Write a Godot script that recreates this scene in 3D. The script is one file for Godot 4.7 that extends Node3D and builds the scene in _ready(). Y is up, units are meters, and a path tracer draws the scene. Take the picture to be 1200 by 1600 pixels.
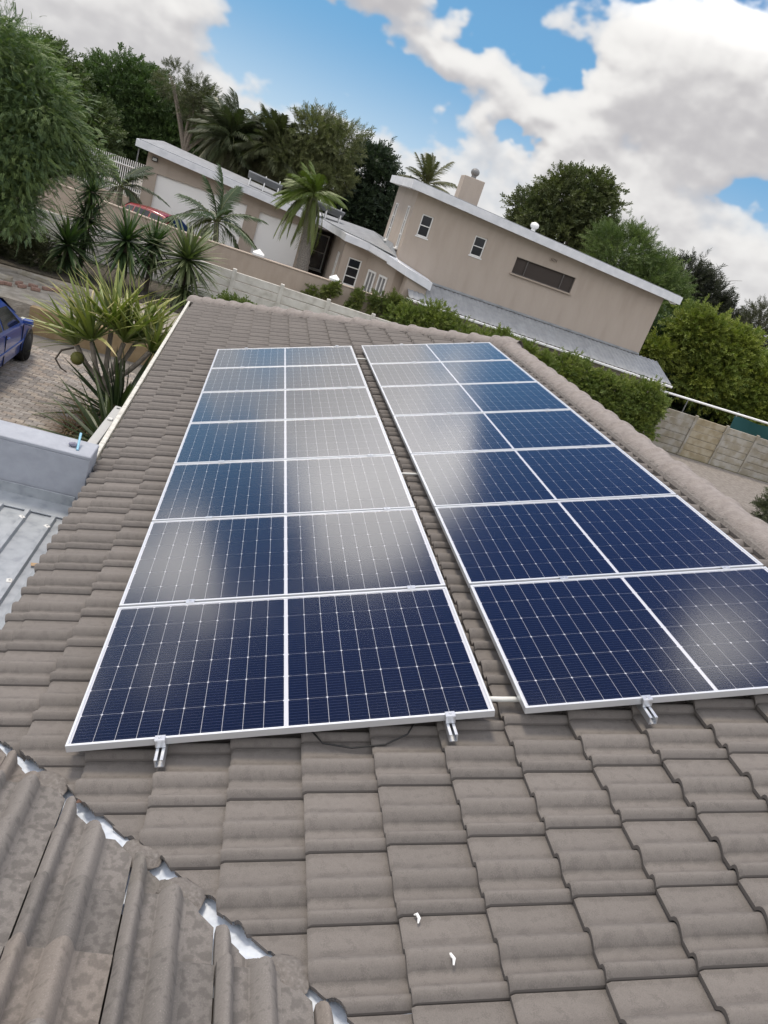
extends Node3D
# A tiled roof with fourteen solar panels, the drive beside it and the neighbouring house beyond the boundary walls.

const TH := 0.324631            # roof pitch, 18.6 degrees
const RIDGE := 3.97
const PAN := -0.14              # tile pans below the top of the panels
const HIP := 12.3               # eave corner at the far hip
const EAVE_FAR := -0.85
func eave(v: float) -> float:    # eave, metres down the slope from the lowest panel corner; slightly out of square
	return -0.575 - 0.0224 * v
var O := Vector3(0, 3.05, 0)
var cth := cos(TH)
var sth := sin(TH)
var roof_frame: Transform3D
var wing_frame: Transform3D
var cam_t: Transform3D
var cam_f := 0.0
var rng := RandomNumberGenerator.new()
var used_names := {}
var M := {}

# ------------------------------------------------------------------ mesh builder
class MB:
	var v := PackedVector3Array()
	var n := PackedVector3Array()
	var uv := PackedVector2Array()
	var c := PackedColorArray()
	var colored := false
	var col := Color.WHITE
	func vert(p: Vector3, nn: Vector3, t := Vector2.ZERO) -> void:
		v.append(p); n.append(nn); uv.append(t); c.append(col)
	func tri(a: Vector3, b: Vector3, d: Vector3) -> void:      # counter-clockwise seen from outside
		var nn := (b - a).cross(d - a)
		if nn.length_squared() < 1e-16: return
		nn = nn.normalized()
		vert(a, nn); vert(d, nn); vert(b, nn)
	func quad(a: Vector3, b: Vector3, d: Vector3, e: Vector3) -> void:
		tri(a, b, d); tri(a, d, e)
	func trin(a: Vector3, b: Vector3, d: Vector3, na: Vector3, nb: Vector3, nd: Vector3, su := Vector2.ZERO) -> void:     # su: plan to texture
		vert(a, na, Vector2(a.x, a.z) * su); vert(d, nd, Vector2(d.x, d.z) * su); vert(b, nb, Vector2(b.x, b.z) * su)
	func quv(a: Vector3, b: Vector3, d: Vector3, e: Vector3, ta: Vector2, tb: Vector2, td: Vector2, te: Vector2) -> void:
		var nn := (b - a).cross(d - a).normalized()
		vert(a, nn, ta); vert(d, nn, td); vert(b, nn, tb)
		vert(a, nn, ta); vert(e, nn, te); vert(d, nn, td)
	func box(at: Vector3, size: Vector3, bas := Basis.IDENTITY) -> void:
		var h := size * 0.5
		var p := []
		for i in 8:
			p.append(at + bas * Vector3(h.x if i & 1 else -h.x, h.y if i & 2 else -h.y, h.z if i & 4 else -h.z))
		quad(p[4], p[5], p[7], p[6]); quad(p[1], p[0], p[2], p[3]); quad(p[5], p[1], p[3], p[7])
		quad(p[0], p[4], p[6], p[2]); quad(p[6], p[7], p[3], p[2]); quad(p[0], p[1], p[5], p[4])
	func bev(at: Vector3, size: Vector3, b: float, bas := Basis.IDENTITY) -> void:   # box with all edges chamfered
		var h := size * 0.5
		b = minf(b, minf(h.x, minf(h.y, h.z)) * 0.9)
		var q := func(x: float, y: float, z: float) -> Vector3: return at + bas * Vector3(x, y, z)
		for s: float in [-1.0, 1.0]:
			var f := [[Vector3(s * h.x, -h.y + b, h.z - b), Vector3(s * h.x, -h.y + b, -h.z + b), Vector3(s * h.x, h.y - b, -h.z + b), Vector3(s * h.x, h.y - b, h.z - b)],
				[Vector3(-h.x + b, s * h.y, h.z - b), Vector3(h.x - b, s * h.y, h.z - b), Vector3(h.x - b, s * h.y, -h.z + b), Vector3(-h.x + b, s * h.y, -h.z + b)],
				[Vector3(-h.x + b, -h.y + b, s * h.z), Vector3(h.x - b, -h.y + b, s * h.z), Vector3(h.x - b, h.y - b, s * h.z), Vector3(-h.x + b, h.y - b, s * h.z)]]
			for k in f:
				var w := []
				for p: Vector3 in k: w.append(at + bas * p)
				if s > 0: quad(w[0], w[1], w[2], w[3])
				else: quad(w[3], w[2], w[1], w[0])
			for t: float in [-1.0, 1.0]:
				var e := [[Vector3(s * h.x, t * (h.y - b), -h.z + b), Vector3(s * h.x, t * (h.y - b), h.z - b), Vector3(s * (h.x - b), t * h.y, h.z - b), Vector3(s * (h.x - b), t * h.y, -h.z + b)],
					[Vector3(-h.x + b, s * h.y, t * (h.z - b)), Vector3(h.x - b, s * h.y, t * (h.z - b)), Vector3(h.x - b, s * (h.y - b), t * h.z), Vector3(-h.x + b, s * (h.y - b), t * h.z)],
					[Vector3(s * (h.x - b), -h.y + b, t * h.z), Vector3(s * (h.x - b), h.y - b, t * h.z), Vector3(s * h.x, h.y - b, t * (h.z - b)), Vector3(s * h.x, -h.y + b, t * (h.z - b))]]
				for k in e:
					var w := []
					for p: Vector3 in k: w.append(at + bas * p)
					var nn: Vector3 = (w[1] - w[0]).cross(w[2] - w[0])
					if nn.dot((w[0] + w[2]) * 0.5 - at) > 0: quad(w[0], w[1], w[2], w[3])
					else: quad(w[3], w[2], w[1], w[0])
				for r: float in [-1.0, 1.0]:
					var w := [at + bas * Vector3(s * h.x, t * (h.y - b), r * (h.z - b)), at + bas * Vector3(s * (h.x - b), t * h.y, r * (h.z - b)), at + bas * Vector3(s * (h.x - b), t * (h.y - b), r * h.z)]
					if s * t * r > 0: tri(w[0], w[1], w[2])
					else: tri(w[0], w[2], w[1])
	func grid(rows: Array, closed := false) -> void:     # rows of points, smooth; outside is left of the row direction going up the rows
		var nr := rows.size()
		var nc: int = rows[0].size()
		var nm := []
		for i in nr:
			var r := PackedVector3Array()
			for j in nc:
				var a: Vector3 = rows[maxi(i - 1, 0)][j]
				var b: Vector3 = rows[mini(i + 1, nr - 1)][j]
				var j0 := (j - 1 + nc) % nc if closed else maxi(j - 1, 0)
				var j1 := (j + 1) % nc if closed else mini(j + 1, nc - 1)
				var e: Vector3 = rows[i][j1] - rows[i][j0]
				var d := e.cross(b - a)
				if d.length_squared() < 1e-14: d = Vector3.UP
				r.append(d.normalized())
			nm.append(r)
		for i in nr - 1:
			for j in (nc if closed else nc - 1):
				var k := (j + 1) % nc
				var a: Vector3 = rows[i][j]; var b: Vector3 = rows[i][k]; var d: Vector3 = rows[i + 1][k]; var e: Vector3 = rows[i + 1][j]
				if (a - b).length_squared() > 1e-12: trin(a, b, d, nm[i][j], nm[i][k], nm[i + 1][k])
				if (d - e).length_squared() > 1e-12: trin(a, d, e, nm[i][j], nm[i + 1][k], nm[i + 1][j])
	func tube(pts: Array, rad: Array, sides := 8, cap := true) -> void:
		var rows := []
		var side := Vector3.ZERO
		for i in pts.size():
			var d: Vector3 = (pts[mini(i + 1, pts.size() - 1)] - pts[maxi(i - 1, 0)]).normalized()
			if side == Vector3.ZERO:
				side = d.cross(Vector3.UP if absf(d.y) < 0.9 else Vector3.RIGHT).normalized()
			side = (side - d * side.dot(d)).normalized()
			var up := d.cross(side)
			var r := PackedVector3Array()
			for k in sides:
				var t := TAU * k / sides
				r.append(pts[i] + (side * cos(t) + up * sin(t)) * float(rad[i]))
			rows.append(r)
		grid(rows, true)
		if cap:
			for e in [0, rows.size() - 1]:
				for k in range(1, sides - 1):
					if e == 0: tri(rows[e][0], rows[e][k + 1], rows[e][k])
					else: tri(rows[e][0], rows[e][k], rows[e][k + 1])
	func prism(top: Array, down: Vector3) -> void:       # top outline counter-clockwise from above
		var m: int = top.size()
		var idx := PackedVector2Array()
		for p: Vector3 in top: idx.append(Vector2(p.x, p.z))
		var ts := Geometry2D.triangulate_polygon(idx)
		for i in range(0, ts.size(), 3):
			var a: Vector3 = top[ts[i]]; var b: Vector3 = top[ts[i + 1]]; var d: Vector3 = top[ts[i + 2]]
			if (b - a).cross(d - a).y < 0:
				var x := b; b = d; d = x
			tri(a, b, d); tri(a + down, d + down, b + down)
		for i in m:
			var a: Vector3 = top[i]; var b: Vector3 = top[(i + 1) % m]
			quad(a, a + down, b + down, b)
	func add(o: MB, t: Transform3D) -> void:
		for i in o.v.size():
			v.append(t * o.v[i]); n.append((t.basis * o.n[i]).normalized()); uv.append(o.uv[i]); c.append(o.c[i])
	func mesh() -> ArrayMesh:
		var a := []
		a.resize(Mesh.ARRAY_MAX)
		a[Mesh.ARRAY_VERTEX] = v; a[Mesh.ARRAY_NORMAL] = n; a[Mesh.ARRAY_TEX_UV] = uv
		if colored: a[Mesh.ARRAY_COLOR] = c
		var m := ArrayMesh.new()
		m.add_surface_from_arrays(Mesh.PRIMITIVE_TRIANGLES, a)
		return m

# ------------------------------------------------------------------ naming
func numbered(called: String) -> String:
	if not used_names.has(called):
		used_names[called] = 0
		return called
	used_names[called] += 1
	return "%s_%03d" % [called, used_names[called]]

func tag(o: Node, label: String, category: String, group := "") -> Node:
	o.set_meta("label", label); o.set_meta("category", category)
	if group: o.set_meta("group", group)
	return o

func thing(called: String, label: String, category: String, at := Vector3.ZERO, group := "") -> Node3D:
	var o := Node3D.new()
	o.name = numbered(called)
	add_child(o)
	o.position = at
	tag(o, label, category, group)
	return o

func part(called: String, me: Mesh, m: Material, parent: Node, t := Transform3D.IDENTITY) -> MeshInstance3D:
	var o := MeshInstance3D.new()
	o.name = numbered(called) if parent == self else called
	o.mesh = me
	o.material_override = m
	o.transform = t
	parent.add_child(o, true)
	return o

func struct(called: String, me: Mesh, m: Material) -> MeshInstance3D:
	var o := part(called, me, m, self)
	o.set_meta("kind", "structure")
	return o

func boxm(at: Vector3, size: Vector3, b := 0.0, bas := Basis.IDENTITY) -> ArrayMesh:
	var k := MB.new()
	if b > 0.0: k.bev(at, size, b, bas)
	else: k.box(at, size, bas)
	return k.mesh()

# ------------------------------------------------------------------ materials
func lin(r: float, g: float, b: float) -> Color:
	return Color(r, g, b).linear_to_srgb()

func noise_tex(sd: int, freq: float, oct: int, stops: Array, size := 512, kind := FastNoiseLite.TYPE_SIMPLEX_SMOOTH) -> NoiseTexture2D:
	var f := FastNoiseLite.new()
	f.seed = sd; f.frequency = freq; f.noise_type = kind
	f.fractal_type = FastNoiseLite.FRACTAL_FBM; f.fractal_octaves = oct
	var g := Gradient.new()
	g.offsets = PackedFloat32Array(); g.colors = PackedColorArray()
	var of := PackedFloat32Array(); var cs := PackedColorArray()
	for s in stops:
		of.append(s[0]); cs.append(s[1])
	g.offsets = of; g.colors = cs
	var t := NoiseTexture2D.new()
	t.width = size; t.height = size; t.seamless = true; t.noise = f; t.color_ramp = g; t.normalize = true
	return t

func bump_tex(sd: int, freq: float, oct: int, strength: float, size := 512) -> NoiseTexture2D:
	var f := FastNoiseLite.new()
	f.seed = sd; f.frequency = freq; f.fractal_octaves = oct
	var t := NoiseTexture2D.new()
	t.width = size; t.height = size; t.seamless = true; t.noise = f; t.as_normal_map = true; t.bump_strength = strength
	return t

func flat(c: Color, rough := 0.8, metal := 0.0) -> StandardMaterial3D:
	var m := StandardMaterial3D.new()
	m.albedo_color = c; m.roughness = rough; m.metallic = metal
	return m

func tex(t: Texture2D, scale: float, rough := 0.85, bump: Texture2D = null, bs := 0.5, tint := Color.WHITE, world := true) -> StandardMaterial3D:
	var m := StandardMaterial3D.new()
	m.albedo_color = tint; m.albedo_texture = t; m.roughness = rough
	m.uv1_triplanar = true; m.uv1_world_triplanar = world
	m.uv1_scale = Vector3(scale, scale, scale)
	if bump:
		m.normal_enabled = true; m.normal_texture = bump; m.normal_scale = bs
	return m

func leaf_mat(c: Color, rough := 0.55) -> StandardMaterial3D:
	var m := StandardMaterial3D.new()
	m.albedo_color = c; m.roughness = rough; m.vertex_color_use_as_albedo = true
	m.backlight_enabled = true; m.backlight = Color(0.5, 0.6, 0.22)
	m.cull_mode = BaseMaterial3D.CULL_DISABLED
	return m

func fleck_tile(sd: int) -> ImageTexture:      # grainy concrete with flecks of dirt caught at the foot of the roll and beside the side lap, as in the photograph
	var w := 192
	var im := Image.create(w, w, false, Image.FORMAT_RGB8)
	var a := FastNoiseLite.new()
	a.seed = sd; a.frequency = 0.022; a.fractal_octaves = 5
	var b := FastNoiseLite.new()
	b.seed = sd + 9; b.frequency = 0.3; b.fractal_octaves = 2
	for y in w:
		var t := (y + 0.5) / w
		var band := maxf(exp(-pow((t - 0.645) / 0.03, 2.0)), maxf(exp(-pow((t - 0.03) / 0.04, 2.0)), 0.6 * exp(-pow((t - 0.3) / 0.03, 2.0))))
		for x in w:
			var n: float = a.get_noise_2d(x, y)
			var f: float = b.get_noise_2d(x, y)
			var v := 0.158 + 0.026 * n + 0.026 * f
			if f * 0.7 + n * 1.1 + band * 0.5 > 0.36: v *= 0.74
			if f < -0.66: v *= 1.22
			im.set_pixel(x, y, lin(v * 1.05, v * 0.965, v * 0.905))
	im.fill_rect(Rect2i(0, 0, 2, 2), lin(0.15, 0.138, 0.13))
	return ImageTexture.create_from_image(im)

func lichen_tile(sd: int) -> ImageTexture:      # weathered concrete: dark lichen specks gather in the pans, as in the photograph
	var w := 192
	var im := Image.create(w, w, false, Image.FORMAT_RGB8)
	var a := FastNoiseLite.new()
	a.seed = sd; a.frequency = 0.035; a.fractal_octaves = 5
	var b := FastNoiseLite.new()
	b.seed = sd + 9; b.frequency = 0.25; b.fractal_octaves = 2
	for y in w:
		var t := (y + 0.5) / w
		var pan := 1.0 if t < 0.32 or (t > 0.65 and t < 0.8) else 0.0
		for x in w:
			var n: float = a.get_noise_2d(x, y)
			var f: float = b.get_noise_2d(x, y)
			var v := 0.178 + 0.022 * n + 0.03 * f
			var lichen := n * 1.1 + f * 0.35 + (0.05 if pan > 0.5 else -0.3)
			if lichen > 0.0: v *= lerpf(0.88, 0.66, clampf(lichen * 3.0, 0.0, 1.0))
			if f > 0.62 and n < -0.1: v *= 1.35
			im.set_pixel(x, y, lin(v * 1.05, v * 0.97, v * 0.9))
	return ImageTexture.create_from_image(im)

func make_materials() -> void:
	var grain := bump_tex(5, 0.09, 3, 5.0)
	var soft := bump_tex(6, 0.02, 4, 3.0)
	M.tiles = []
	for k in 7:
		var m := StandardMaterial3D.new()
		m.albedo_texture = fleck_tile(60 + k)
		m.albedo_color = Color(1, 0.995, 0.985) * [1.0, 0.985, 1.015, 0.97, 0.99, 1.005, 0.965][k]
		m.roughness = 0.94
		M.tiles.append(m)
	M.wing_tiles = []
	for k in 5:
		var m := StandardMaterial3D.new()
		m.albedo_texture = lichen_tile(40 + k)
		m.albedo_color = [Color(1, 1, 1), Color(0.94, 0.94, 0.93), Color(1.0, 0.98, 0.96), Color(0.9, 0.9, 0.9), Color(0.97, 0.97, 0.97)][k]
		m.roughness = 0.95
		M.wing_tiles.append(m)
	M.ridge = tex(noise_tex(13, 0.02, 5, [[0.0, lin(0.17, 0.15, 0.138)], [0.5, lin(0.235, 0.21, 0.195)], [1.0, lin(0.29, 0.265, 0.248)]]), 1.2, 0.95, grain, 0.5)
	M.mortar = tex(noise_tex(14, 0.03, 5, [[0.0, lin(0.11, 0.1, 0.09)], [0.6, lin(0.165, 0.15, 0.138)], [1.0, lin(0.24, 0.225, 0.21)]]), 3.0, 0.95, grain, 0.6)
	M.deck = flat(lin(0.11, 0.095, 0.08), 0.95)
	M.valley = tex(noise_tex(15, 0.02, 5, [[0.0, lin(0.42, 0.47, 0.54)], [0.45, lin(0.6, 0.66, 0.74)], [1.0, lin(0.72, 0.77, 0.83)]]), 2.0, 0.55)
	M.frame = flat(lin(0.72, 0.74, 0.76), 0.38, 0.55)
	M.alu = flat(lin(0.66, 0.68, 0.71), 0.35, 0.8)
	M.back = flat(lin(0.55, 0.56, 0.6), 0.4)
	var ci := Image.create(16, 288, false, Image.FORMAT_RGB8)
	ci.fill(lin(0.0016, 0.002, 0.009))
	for k in 9:
		ci.fill_rect(Rect2i(0, 15 + k * 32, 16, 2), lin(0.07, 0.075, 0.12))
	var cim := ImageTexture.create_from_image(ci)
	M.cells = []
	for k in 3:
		var cm := StandardMaterial3D.new()
		cm.albedo_texture = cim; cm.roughness = 0.14; cm.metallic_specular = 0.5
		cm.albedo_color = [Color(1, 1, 1), Color(0.93, 0.95, 0.97), Color(1.0, 0.97, 0.93)][k]
		M.cells.append(cm)
	M.pane = StandardMaterial3D.new()
	M.pane.transparency = BaseMaterial3D.TRANSPARENCY_ALPHA
	M.pane.albedo_color = Color(0.9, 0.92, 0.95, 0.0); M.pane.roughness = 0.14; M.pane.metallic_specular = 0.5
	M.pvc = flat(lin(0.62, 0.62, 0.58), 0.45)
	M.gutter = tex(noise_tex(16, 0.02, 4, [[0.0, lin(0.4, 0.385, 0.335)], [0.5, lin(0.56, 0.545, 0.49)], [1.0, lin(0.64, 0.625, 0.57)]]), 0.9, 0.5)
	M.cable = flat(lin(0.012, 0.012, 0.012), 0.5)
	M.parapet = tex(noise_tex(17, 0.012, 5, [[0.0, lin(0.29, 0.308, 0.345)], [0.5, lin(0.325, 0.345, 0.385)], [1.0, lin(0.35, 0.372, 0.412)]]), 0.8, 0.8, soft, 0.35)
	M.metal_roof = tex(noise_tex(19, 0.015, 5, [[0.0, lin(0.24, 0.262, 0.285)], [0.45, lin(0.33, 0.355, 0.38)], [1.0, lin(0.39, 0.415, 0.44)]]), 0.9, 0.45)
	M.metal_roof.metallic = 0.25
	M.sealant = flat(lin(0.62, 0.62, 0.6), 0.7)
	M.plaster = tex(noise_tex(20, 0.008, 6, [[0.0, lin(0.33, 0.272, 0.22)], [0.5, lin(0.37, 0.308, 0.252)], [1.0, lin(0.395, 0.332, 0.275)]]), 0.25, 0.9, soft, 0.25)
	M.house = tex(noise_tex(21, 0.007, 6, [[0.0, lin(0.365, 0.308, 0.258)], [0.4, lin(0.395, 0.336, 0.284)], [1.0, lin(0.415, 0.355, 0.302)]]), 0.22, 0.9, soft, 0.25)
	M.house.uv1_scale = Vector3(0.45, 0.1, 0.45)
	M.plaster.uv1_scale = Vector3(0.4, 0.12, 0.4)
	M.fascia = tex(noise_tex(22, 0.01, 5, [[0.0, lin(0.6, 0.62, 0.65)], [1.0, lin(0.76, 0.77, 0.8)]]), 0.4, 0.6)
	M.white = flat(lin(0.82, 0.82, 0.81), 0.55)
	M.frame_white = flat(lin(0.74, 0.74, 0.72), 0.5)
	M.white_wall = tex(noise_tex(23, 0.012, 6, [[0.0, lin(0.44, 0.42, 0.37)], [0.45, lin(0.58, 0.56, 0.51)], [1.0, lin(0.66, 0.645, 0.6)]]), 0.35, 0.9, soft, 0.3)
	M.precast = []
	var pt := noise_tex(24, 0.011, 6, [[0.0, lin(0.25, 0.215, 0.15)], [0.4, lin(0.31, 0.28, 0.22)], [0.6, lin(0.36, 0.335, 0.285)], [1.0, lin(0.42, 0.4, 0.36)]])
	for k in 3:
		var m := tex(pt, 0.3, 0.92, soft, 0.15, [Color(1, 1, 1), Color(1.0, 0.97, 0.9), Color(0.95, 0.95, 0.95)][k])
		m.uv1_offset = Vector3(k * 0.4, k * 0.3, 0)
		M.precast.append(m)
	M.grey_sheet = tex(noise_tex(25, 0.012, 5, [[0.0, lin(0.19, 0.197, 0.205)], [0.5, lin(0.26, 0.27, 0.28)], [1.0, lin(0.32, 0.33, 0.34)]]), 0.3, 0.6)
	M.glass_dark = flat(lin(0.012, 0.014, 0.018), 0.06)
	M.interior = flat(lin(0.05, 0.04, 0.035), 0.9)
	M.steel_rail = flat(lin(0.18, 0.18, 0.18), 0.5)
	M.ground = tex(noise_tex(26, 0.01, 6, [[0.0, lin(0.06, 0.065, 0.03)], [0.5, lin(0.12, 0.115, 0.06)], [1.0, lin(0.2, 0.175, 0.12)]]), 0.15, 0.98)
	M.drive_base = flat(lin(0.13, 0.12, 0.105), 0.98)
	M.pavers = []
	var pv := noise_tex(27, 0.02, 5, [[0.0, lin(0.22, 0.2, 0.18)], [0.5, lin(0.285, 0.262, 0.24)], [1.0, lin(0.34, 0.318, 0.292)]])
	for k in 5:
		var m := tex(pv, 0.8, 0.95, grain, 0.4, [Color(1, 1, 1), Color(0.92, 0.91, 0.9), Color(1.05, 1.03, 1.0), Color(0.97, 0.94, 0.91), Color(0.87, 0.87, 0.87)][k])
		M.pavers.append(m)
	M.yard = tex(noise_tex(28, 0.02, 6, [[0.0, lin(0.13, 0.115, 0.1)], [0.5, lin(0.19, 0.17, 0.15)], [1.0, lin(0.24, 0.22, 0.2)]]), 0.35, 0.95, grain, 0.5)
	M.sand = tex(noise_tex(29, 0.015, 6, [[0.0, lin(0.19, 0.165, 0.13)], [0.5, lin(0.27, 0.245, 0.205)], [1.0, lin(0.36, 0.335, 0.29)]]), 0.3, 0.97, grain, 0.5)
	M.retain = tex(noise_tex(30, 0.012, 5, [[0.0, lin(0.2, 0.14, 0.07)], [1.0, lin(0.29, 0.215, 0.125)]]), 0.5, 0.9)
	M.soil = tex(noise_tex(31, 0.03, 5, [[0.0, lin(0.03, 0.025, 0.018)], [0.6, lin(0.07, 0.06, 0.042)], [1.0, lin(0.12, 0.105, 0.075)]]), 0.6, 0.98, grain, 0.8)
	M.brick = tex(noise_tex(32, 0.03, 4, [[0.0, lin(0.17, 0.1, 0.075)], [1.0, lin(0.3, 0.2, 0.16)]]), 1.2, 0.95)
	M.bark = tex(noise_tex(33, 0.03, 5, [[0.0, lin(0.05, 0.04, 0.03)], [1.0, lin(0.15, 0.125, 0.1)]]), 0.8, 0.95, soft, 0.8)
	M.pale_bark = tex(noise_tex(34, 0.03, 5, [[0.0, lin(0.16, 0.135, 0.11)], [1.0, lin(0.34, 0.3, 0.255)]]), 0.5, 0.9)
	M.palm_bark = tex(noise_tex(35, 0.03, 5, [[0.0, lin(0.09, 0.08, 0.068)], [0.5, lin(0.19, 0.175, 0.155)], [1.0, lin(0.3, 0.28, 0.255)]]), 0.9, 0.95, soft, 1.0)
	M.blue_paint = flat(lin(0.018, 0.06, 0.3), 0.28)
	M.blue_paint.clearcoat_enabled = true; M.blue_paint.clearcoat = 0.8; M.blue_paint.clearcoat_roughness = 0.08
	M.red_paint = flat(lin(0.22, 0.014, 0.012), 0.3)
	M.red_paint.clearcoat_enabled = true; M.red_paint.clearcoat = 0.8; M.red_paint.clearcoat_roughness = 0.08
	M.rubber = flat(lin(0.018, 0.018, 0.018), 0.85)
	M.black = flat(lin(0.012, 0.012, 0.013), 0.5)
	M.lamp_glass = flat(lin(0.6, 0.62, 0.62), 0.15)
	M.leaf = leaf_mat(Color.WHITE)
	M.frond = leaf_mat(Color.WHITE, 0.5)

# ------------------------------------------------------------------ sky
func smooth(a: float, b: float, x: float) -> float:
	var t := clampf((x - a) / (b - a), 0.0, 1.0)
	return t * t * (3.0 - 2.0 * t)

var sky_noise: Array = []
var cloud_fields := [   # azimuth, height, half width, half height (degrees), amount: the cloud banks and clear gaps of that sky
	[22.0, 14.6, 6.0, 2.6, 0.95], [27.5, 12.5, 6.0, 3.4, 0.9], [20.5, 11.6, 3.5, 1.9, 0.7], [7.6, 10.9, 2.2, 0.8, 0.7], [11.0, 10.3, 2.8, 0.9, 0.85], [15.2, 9.3, 2.8, 0.9, 0.75],
	[2.6, 13.3, 4.6, 1.5, 1.0], [18.3, 7.6, 1.9, 1.7, 0.95], [24.0, 5.6, 5.0, 2.2, 0.6], [16.3, 12.4, 1.5, 1.5, -0.7], [22.5, 9.3, 1.5, 0.7, -0.4], [33.0, 4.5, 6.0, 2.6, 0.6], [-12.5, 5.8, 6.0, 3.2, 1.0], [-20.0, 6.0, 7.0, 6.0, 0.6], [11.8, 7.6, 1.3, 1.5, 0.45],
	[-0.5, 8.3, 3.9, 1.9, -1.1], [6.3, 8.3, 2.4, 1.1, -0.8], [11.0, 13.4, 3.4, 1.5, -1.0], [14.8, 7.5, 1.2, 0.9, -0.75], [30.5, 8.4, 1.7, 0.8, -0.7],
	[-1.0, 16.0, 6.0, 4.0, 0.8], [0.5, 23.0, 6.5, 3.4, 0.95], [14.0, 21.0, 4.6, 5.0, -1.1], [14.0, 29.0, 6.0, 5.0, -0.9], [-13.5, 15.5, 3.6, 3.6, -0.9], [-20.0, 22.0, 3.6, 2.2, 0.75], [-12.5, 25.0, 3.4, 2.4, -0.7], [-5.0, 28.0, 3.0, 1.6, 0.5], [-3.0, 36.0, 32.0, 6.0, -0.75], [24.0, 41.0, 4.0, 3.0, 0.5]]

func cloud_density(az: float, el: float, fine_too: bool) -> float:
	var a := deg_to_rad(az)
	var e := deg_to_rad(el)
	var p := Vector3(sin(a) * cos(e), sin(e) * 1.6, -cos(a) * cos(e)) * 100.0
	var den: float = sky_noise[0].get_noise_3dv(p) * 0.62 + 0.1 + 0.58 * exp(-pow(el / 3.9, 2.0)) - 0.1 * smooth(22.0, 40.0, el)
	den += 0.2 * smooth(45.0, 80.0, absf(az))
	if absf(az) < 70.0 and el < 55.0:
		var wx: float = sky_noise[2].get_noise_3dv(p * 0.5 + Vector3(50, 0, 0)) * 2.6
		var wy: float = sky_noise[2].get_noise_3dv(p * 0.5 + Vector3(0, 70, 0)) * 1.2
		az += wx; el += wy
		for c in cloud_fields:
			var x: float = (az - c[0]) / c[2]
			var y: float = (el - c[1]) / c[3]
			var r := x * x + y * y
			if r < 6.0: den += c[4] * exp(-r)
	den -= sky_noise[1].get_noise_3dv(p) * 0.3
	if fine_too: den += sky_noise[2].get_noise_3dv(p) * 0.24
	return den - 0.16

func sky_color(az: float, el: float) -> Color:
	var t := clampf(el / 90.0, 0.0, 1.0)
	t = 1.0 - pow(1.0 - t, 3.2)
	var col: Vector3 = Vector3(0.40, 0.50, 0.58).lerp(Vector3(0.115, 0.27, 0.455), smooth(0.0, 0.36, t)).lerp(Vector3(0.02, 0.072, 0.25), smooth(0.34, 0.8, t))
	var den := cloud_density(az, el, true)
	var cover := smooth(0.0, 0.2, den)
	if cover <= 0.0: return Color(col.x, col.y, col.z)
	var d2 := cloud_density(az - 0.5, el + 0.7, true)
	var d3 := cloud_density(az - 1.6, el + 2.2, false)
	var lit := 0.5 + 0.5 * tanh(0.1 + (den - d2) * 2.2 + (den - d3) * 0.6 - maxf(den - 0.45, 0.0) * 0.5)
	var cl: Vector3 = Vector3(0.33, 0.32, 0.33).lerp(Vector3(0.60, 0.59, 0.575), lit)
	cl = cl.lerp(Vector3(0.52, 0.53, 0.545), 0.4 * exp(-el / 5.0))
	cl *= 1.0 + 2.0 * smooth(14.5, 23.0, el)
	col = col.lerp(cl, cover * (0.8 + 0.2 * smooth(0.1, 0.5, den)))
	return Color(col.x, col.y, col.z)

func make_sky() -> ImageTexture:
	for k in 3:
		var f := FastNoiseLite.new()
		f.seed = 71 + k * 9
		f.noise_type = [FastNoiseLite.TYPE_SIMPLEX_SMOOTH, FastNoiseLite.TYPE_CELLULAR, FastNoiseLite.TYPE_SIMPLEX_SMOOTH][k]
		f.cellular_return_type = FastNoiseLite.RETURN_DISTANCE
		f.frequency = [0.03, 0.2, 0.22][k]
		f.fractal_type = FastNoiseLite.FRACTAL_FBM
		f.fractal_octaves = [3, 3, 4][k]
		sky_noise.append(f)
	var w := 1024
	var h := 512
	var im := Image.create(w, h, false, Image.FORMAT_RGBF)
	im.fill(Color(0.28, 0.27, 0.25))
	for y in h / 2 + 1:
		for x in w:
			im.set_pixel(x, y, sky_color(wrapf((x + 0.5) / w * 360.0, -180.0, 180.0), 90.0 - (y + 0.5) / h * 180.0))
	im.resize(4096, 2048, Image.INTERPOLATE_BILINEAR)
	for y in range(790, 1026):                       # finer where clouds stand low in front
		for x in range(-240, 430):
			im.set_pixel(posmod(x, 4096), y, sky_color((x + 0.5) / 4096.0 * 360.0, 90.0 - (y + 0.5) / 2048.0 * 180.0))
	return ImageTexture.create_from_image(im)

# ------------------------------------------------------------------ roof tiles
func hump(t: float) -> float:       # pan, full roll, pan, roll cut off at the side lap
	if t < 0.36: return 0.0
	if t < 0.64:
		var q := (0.48 - t) / 0.12 if t < 0.48 else (t - 0.48) / 0.16
		return 0.034 * pow(cos(minf(q, 1.0) * PI * 0.5), 0.9)
	if t < 0.80: return 0.0
	var q2 := minf((0.885 - t) / 0.085 if t < 0.885 else (t - 0.885) / 0.11, 1.0)
	return 0.032 * pow(cos(q2 * PI * 0.5), 0.9)

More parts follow.
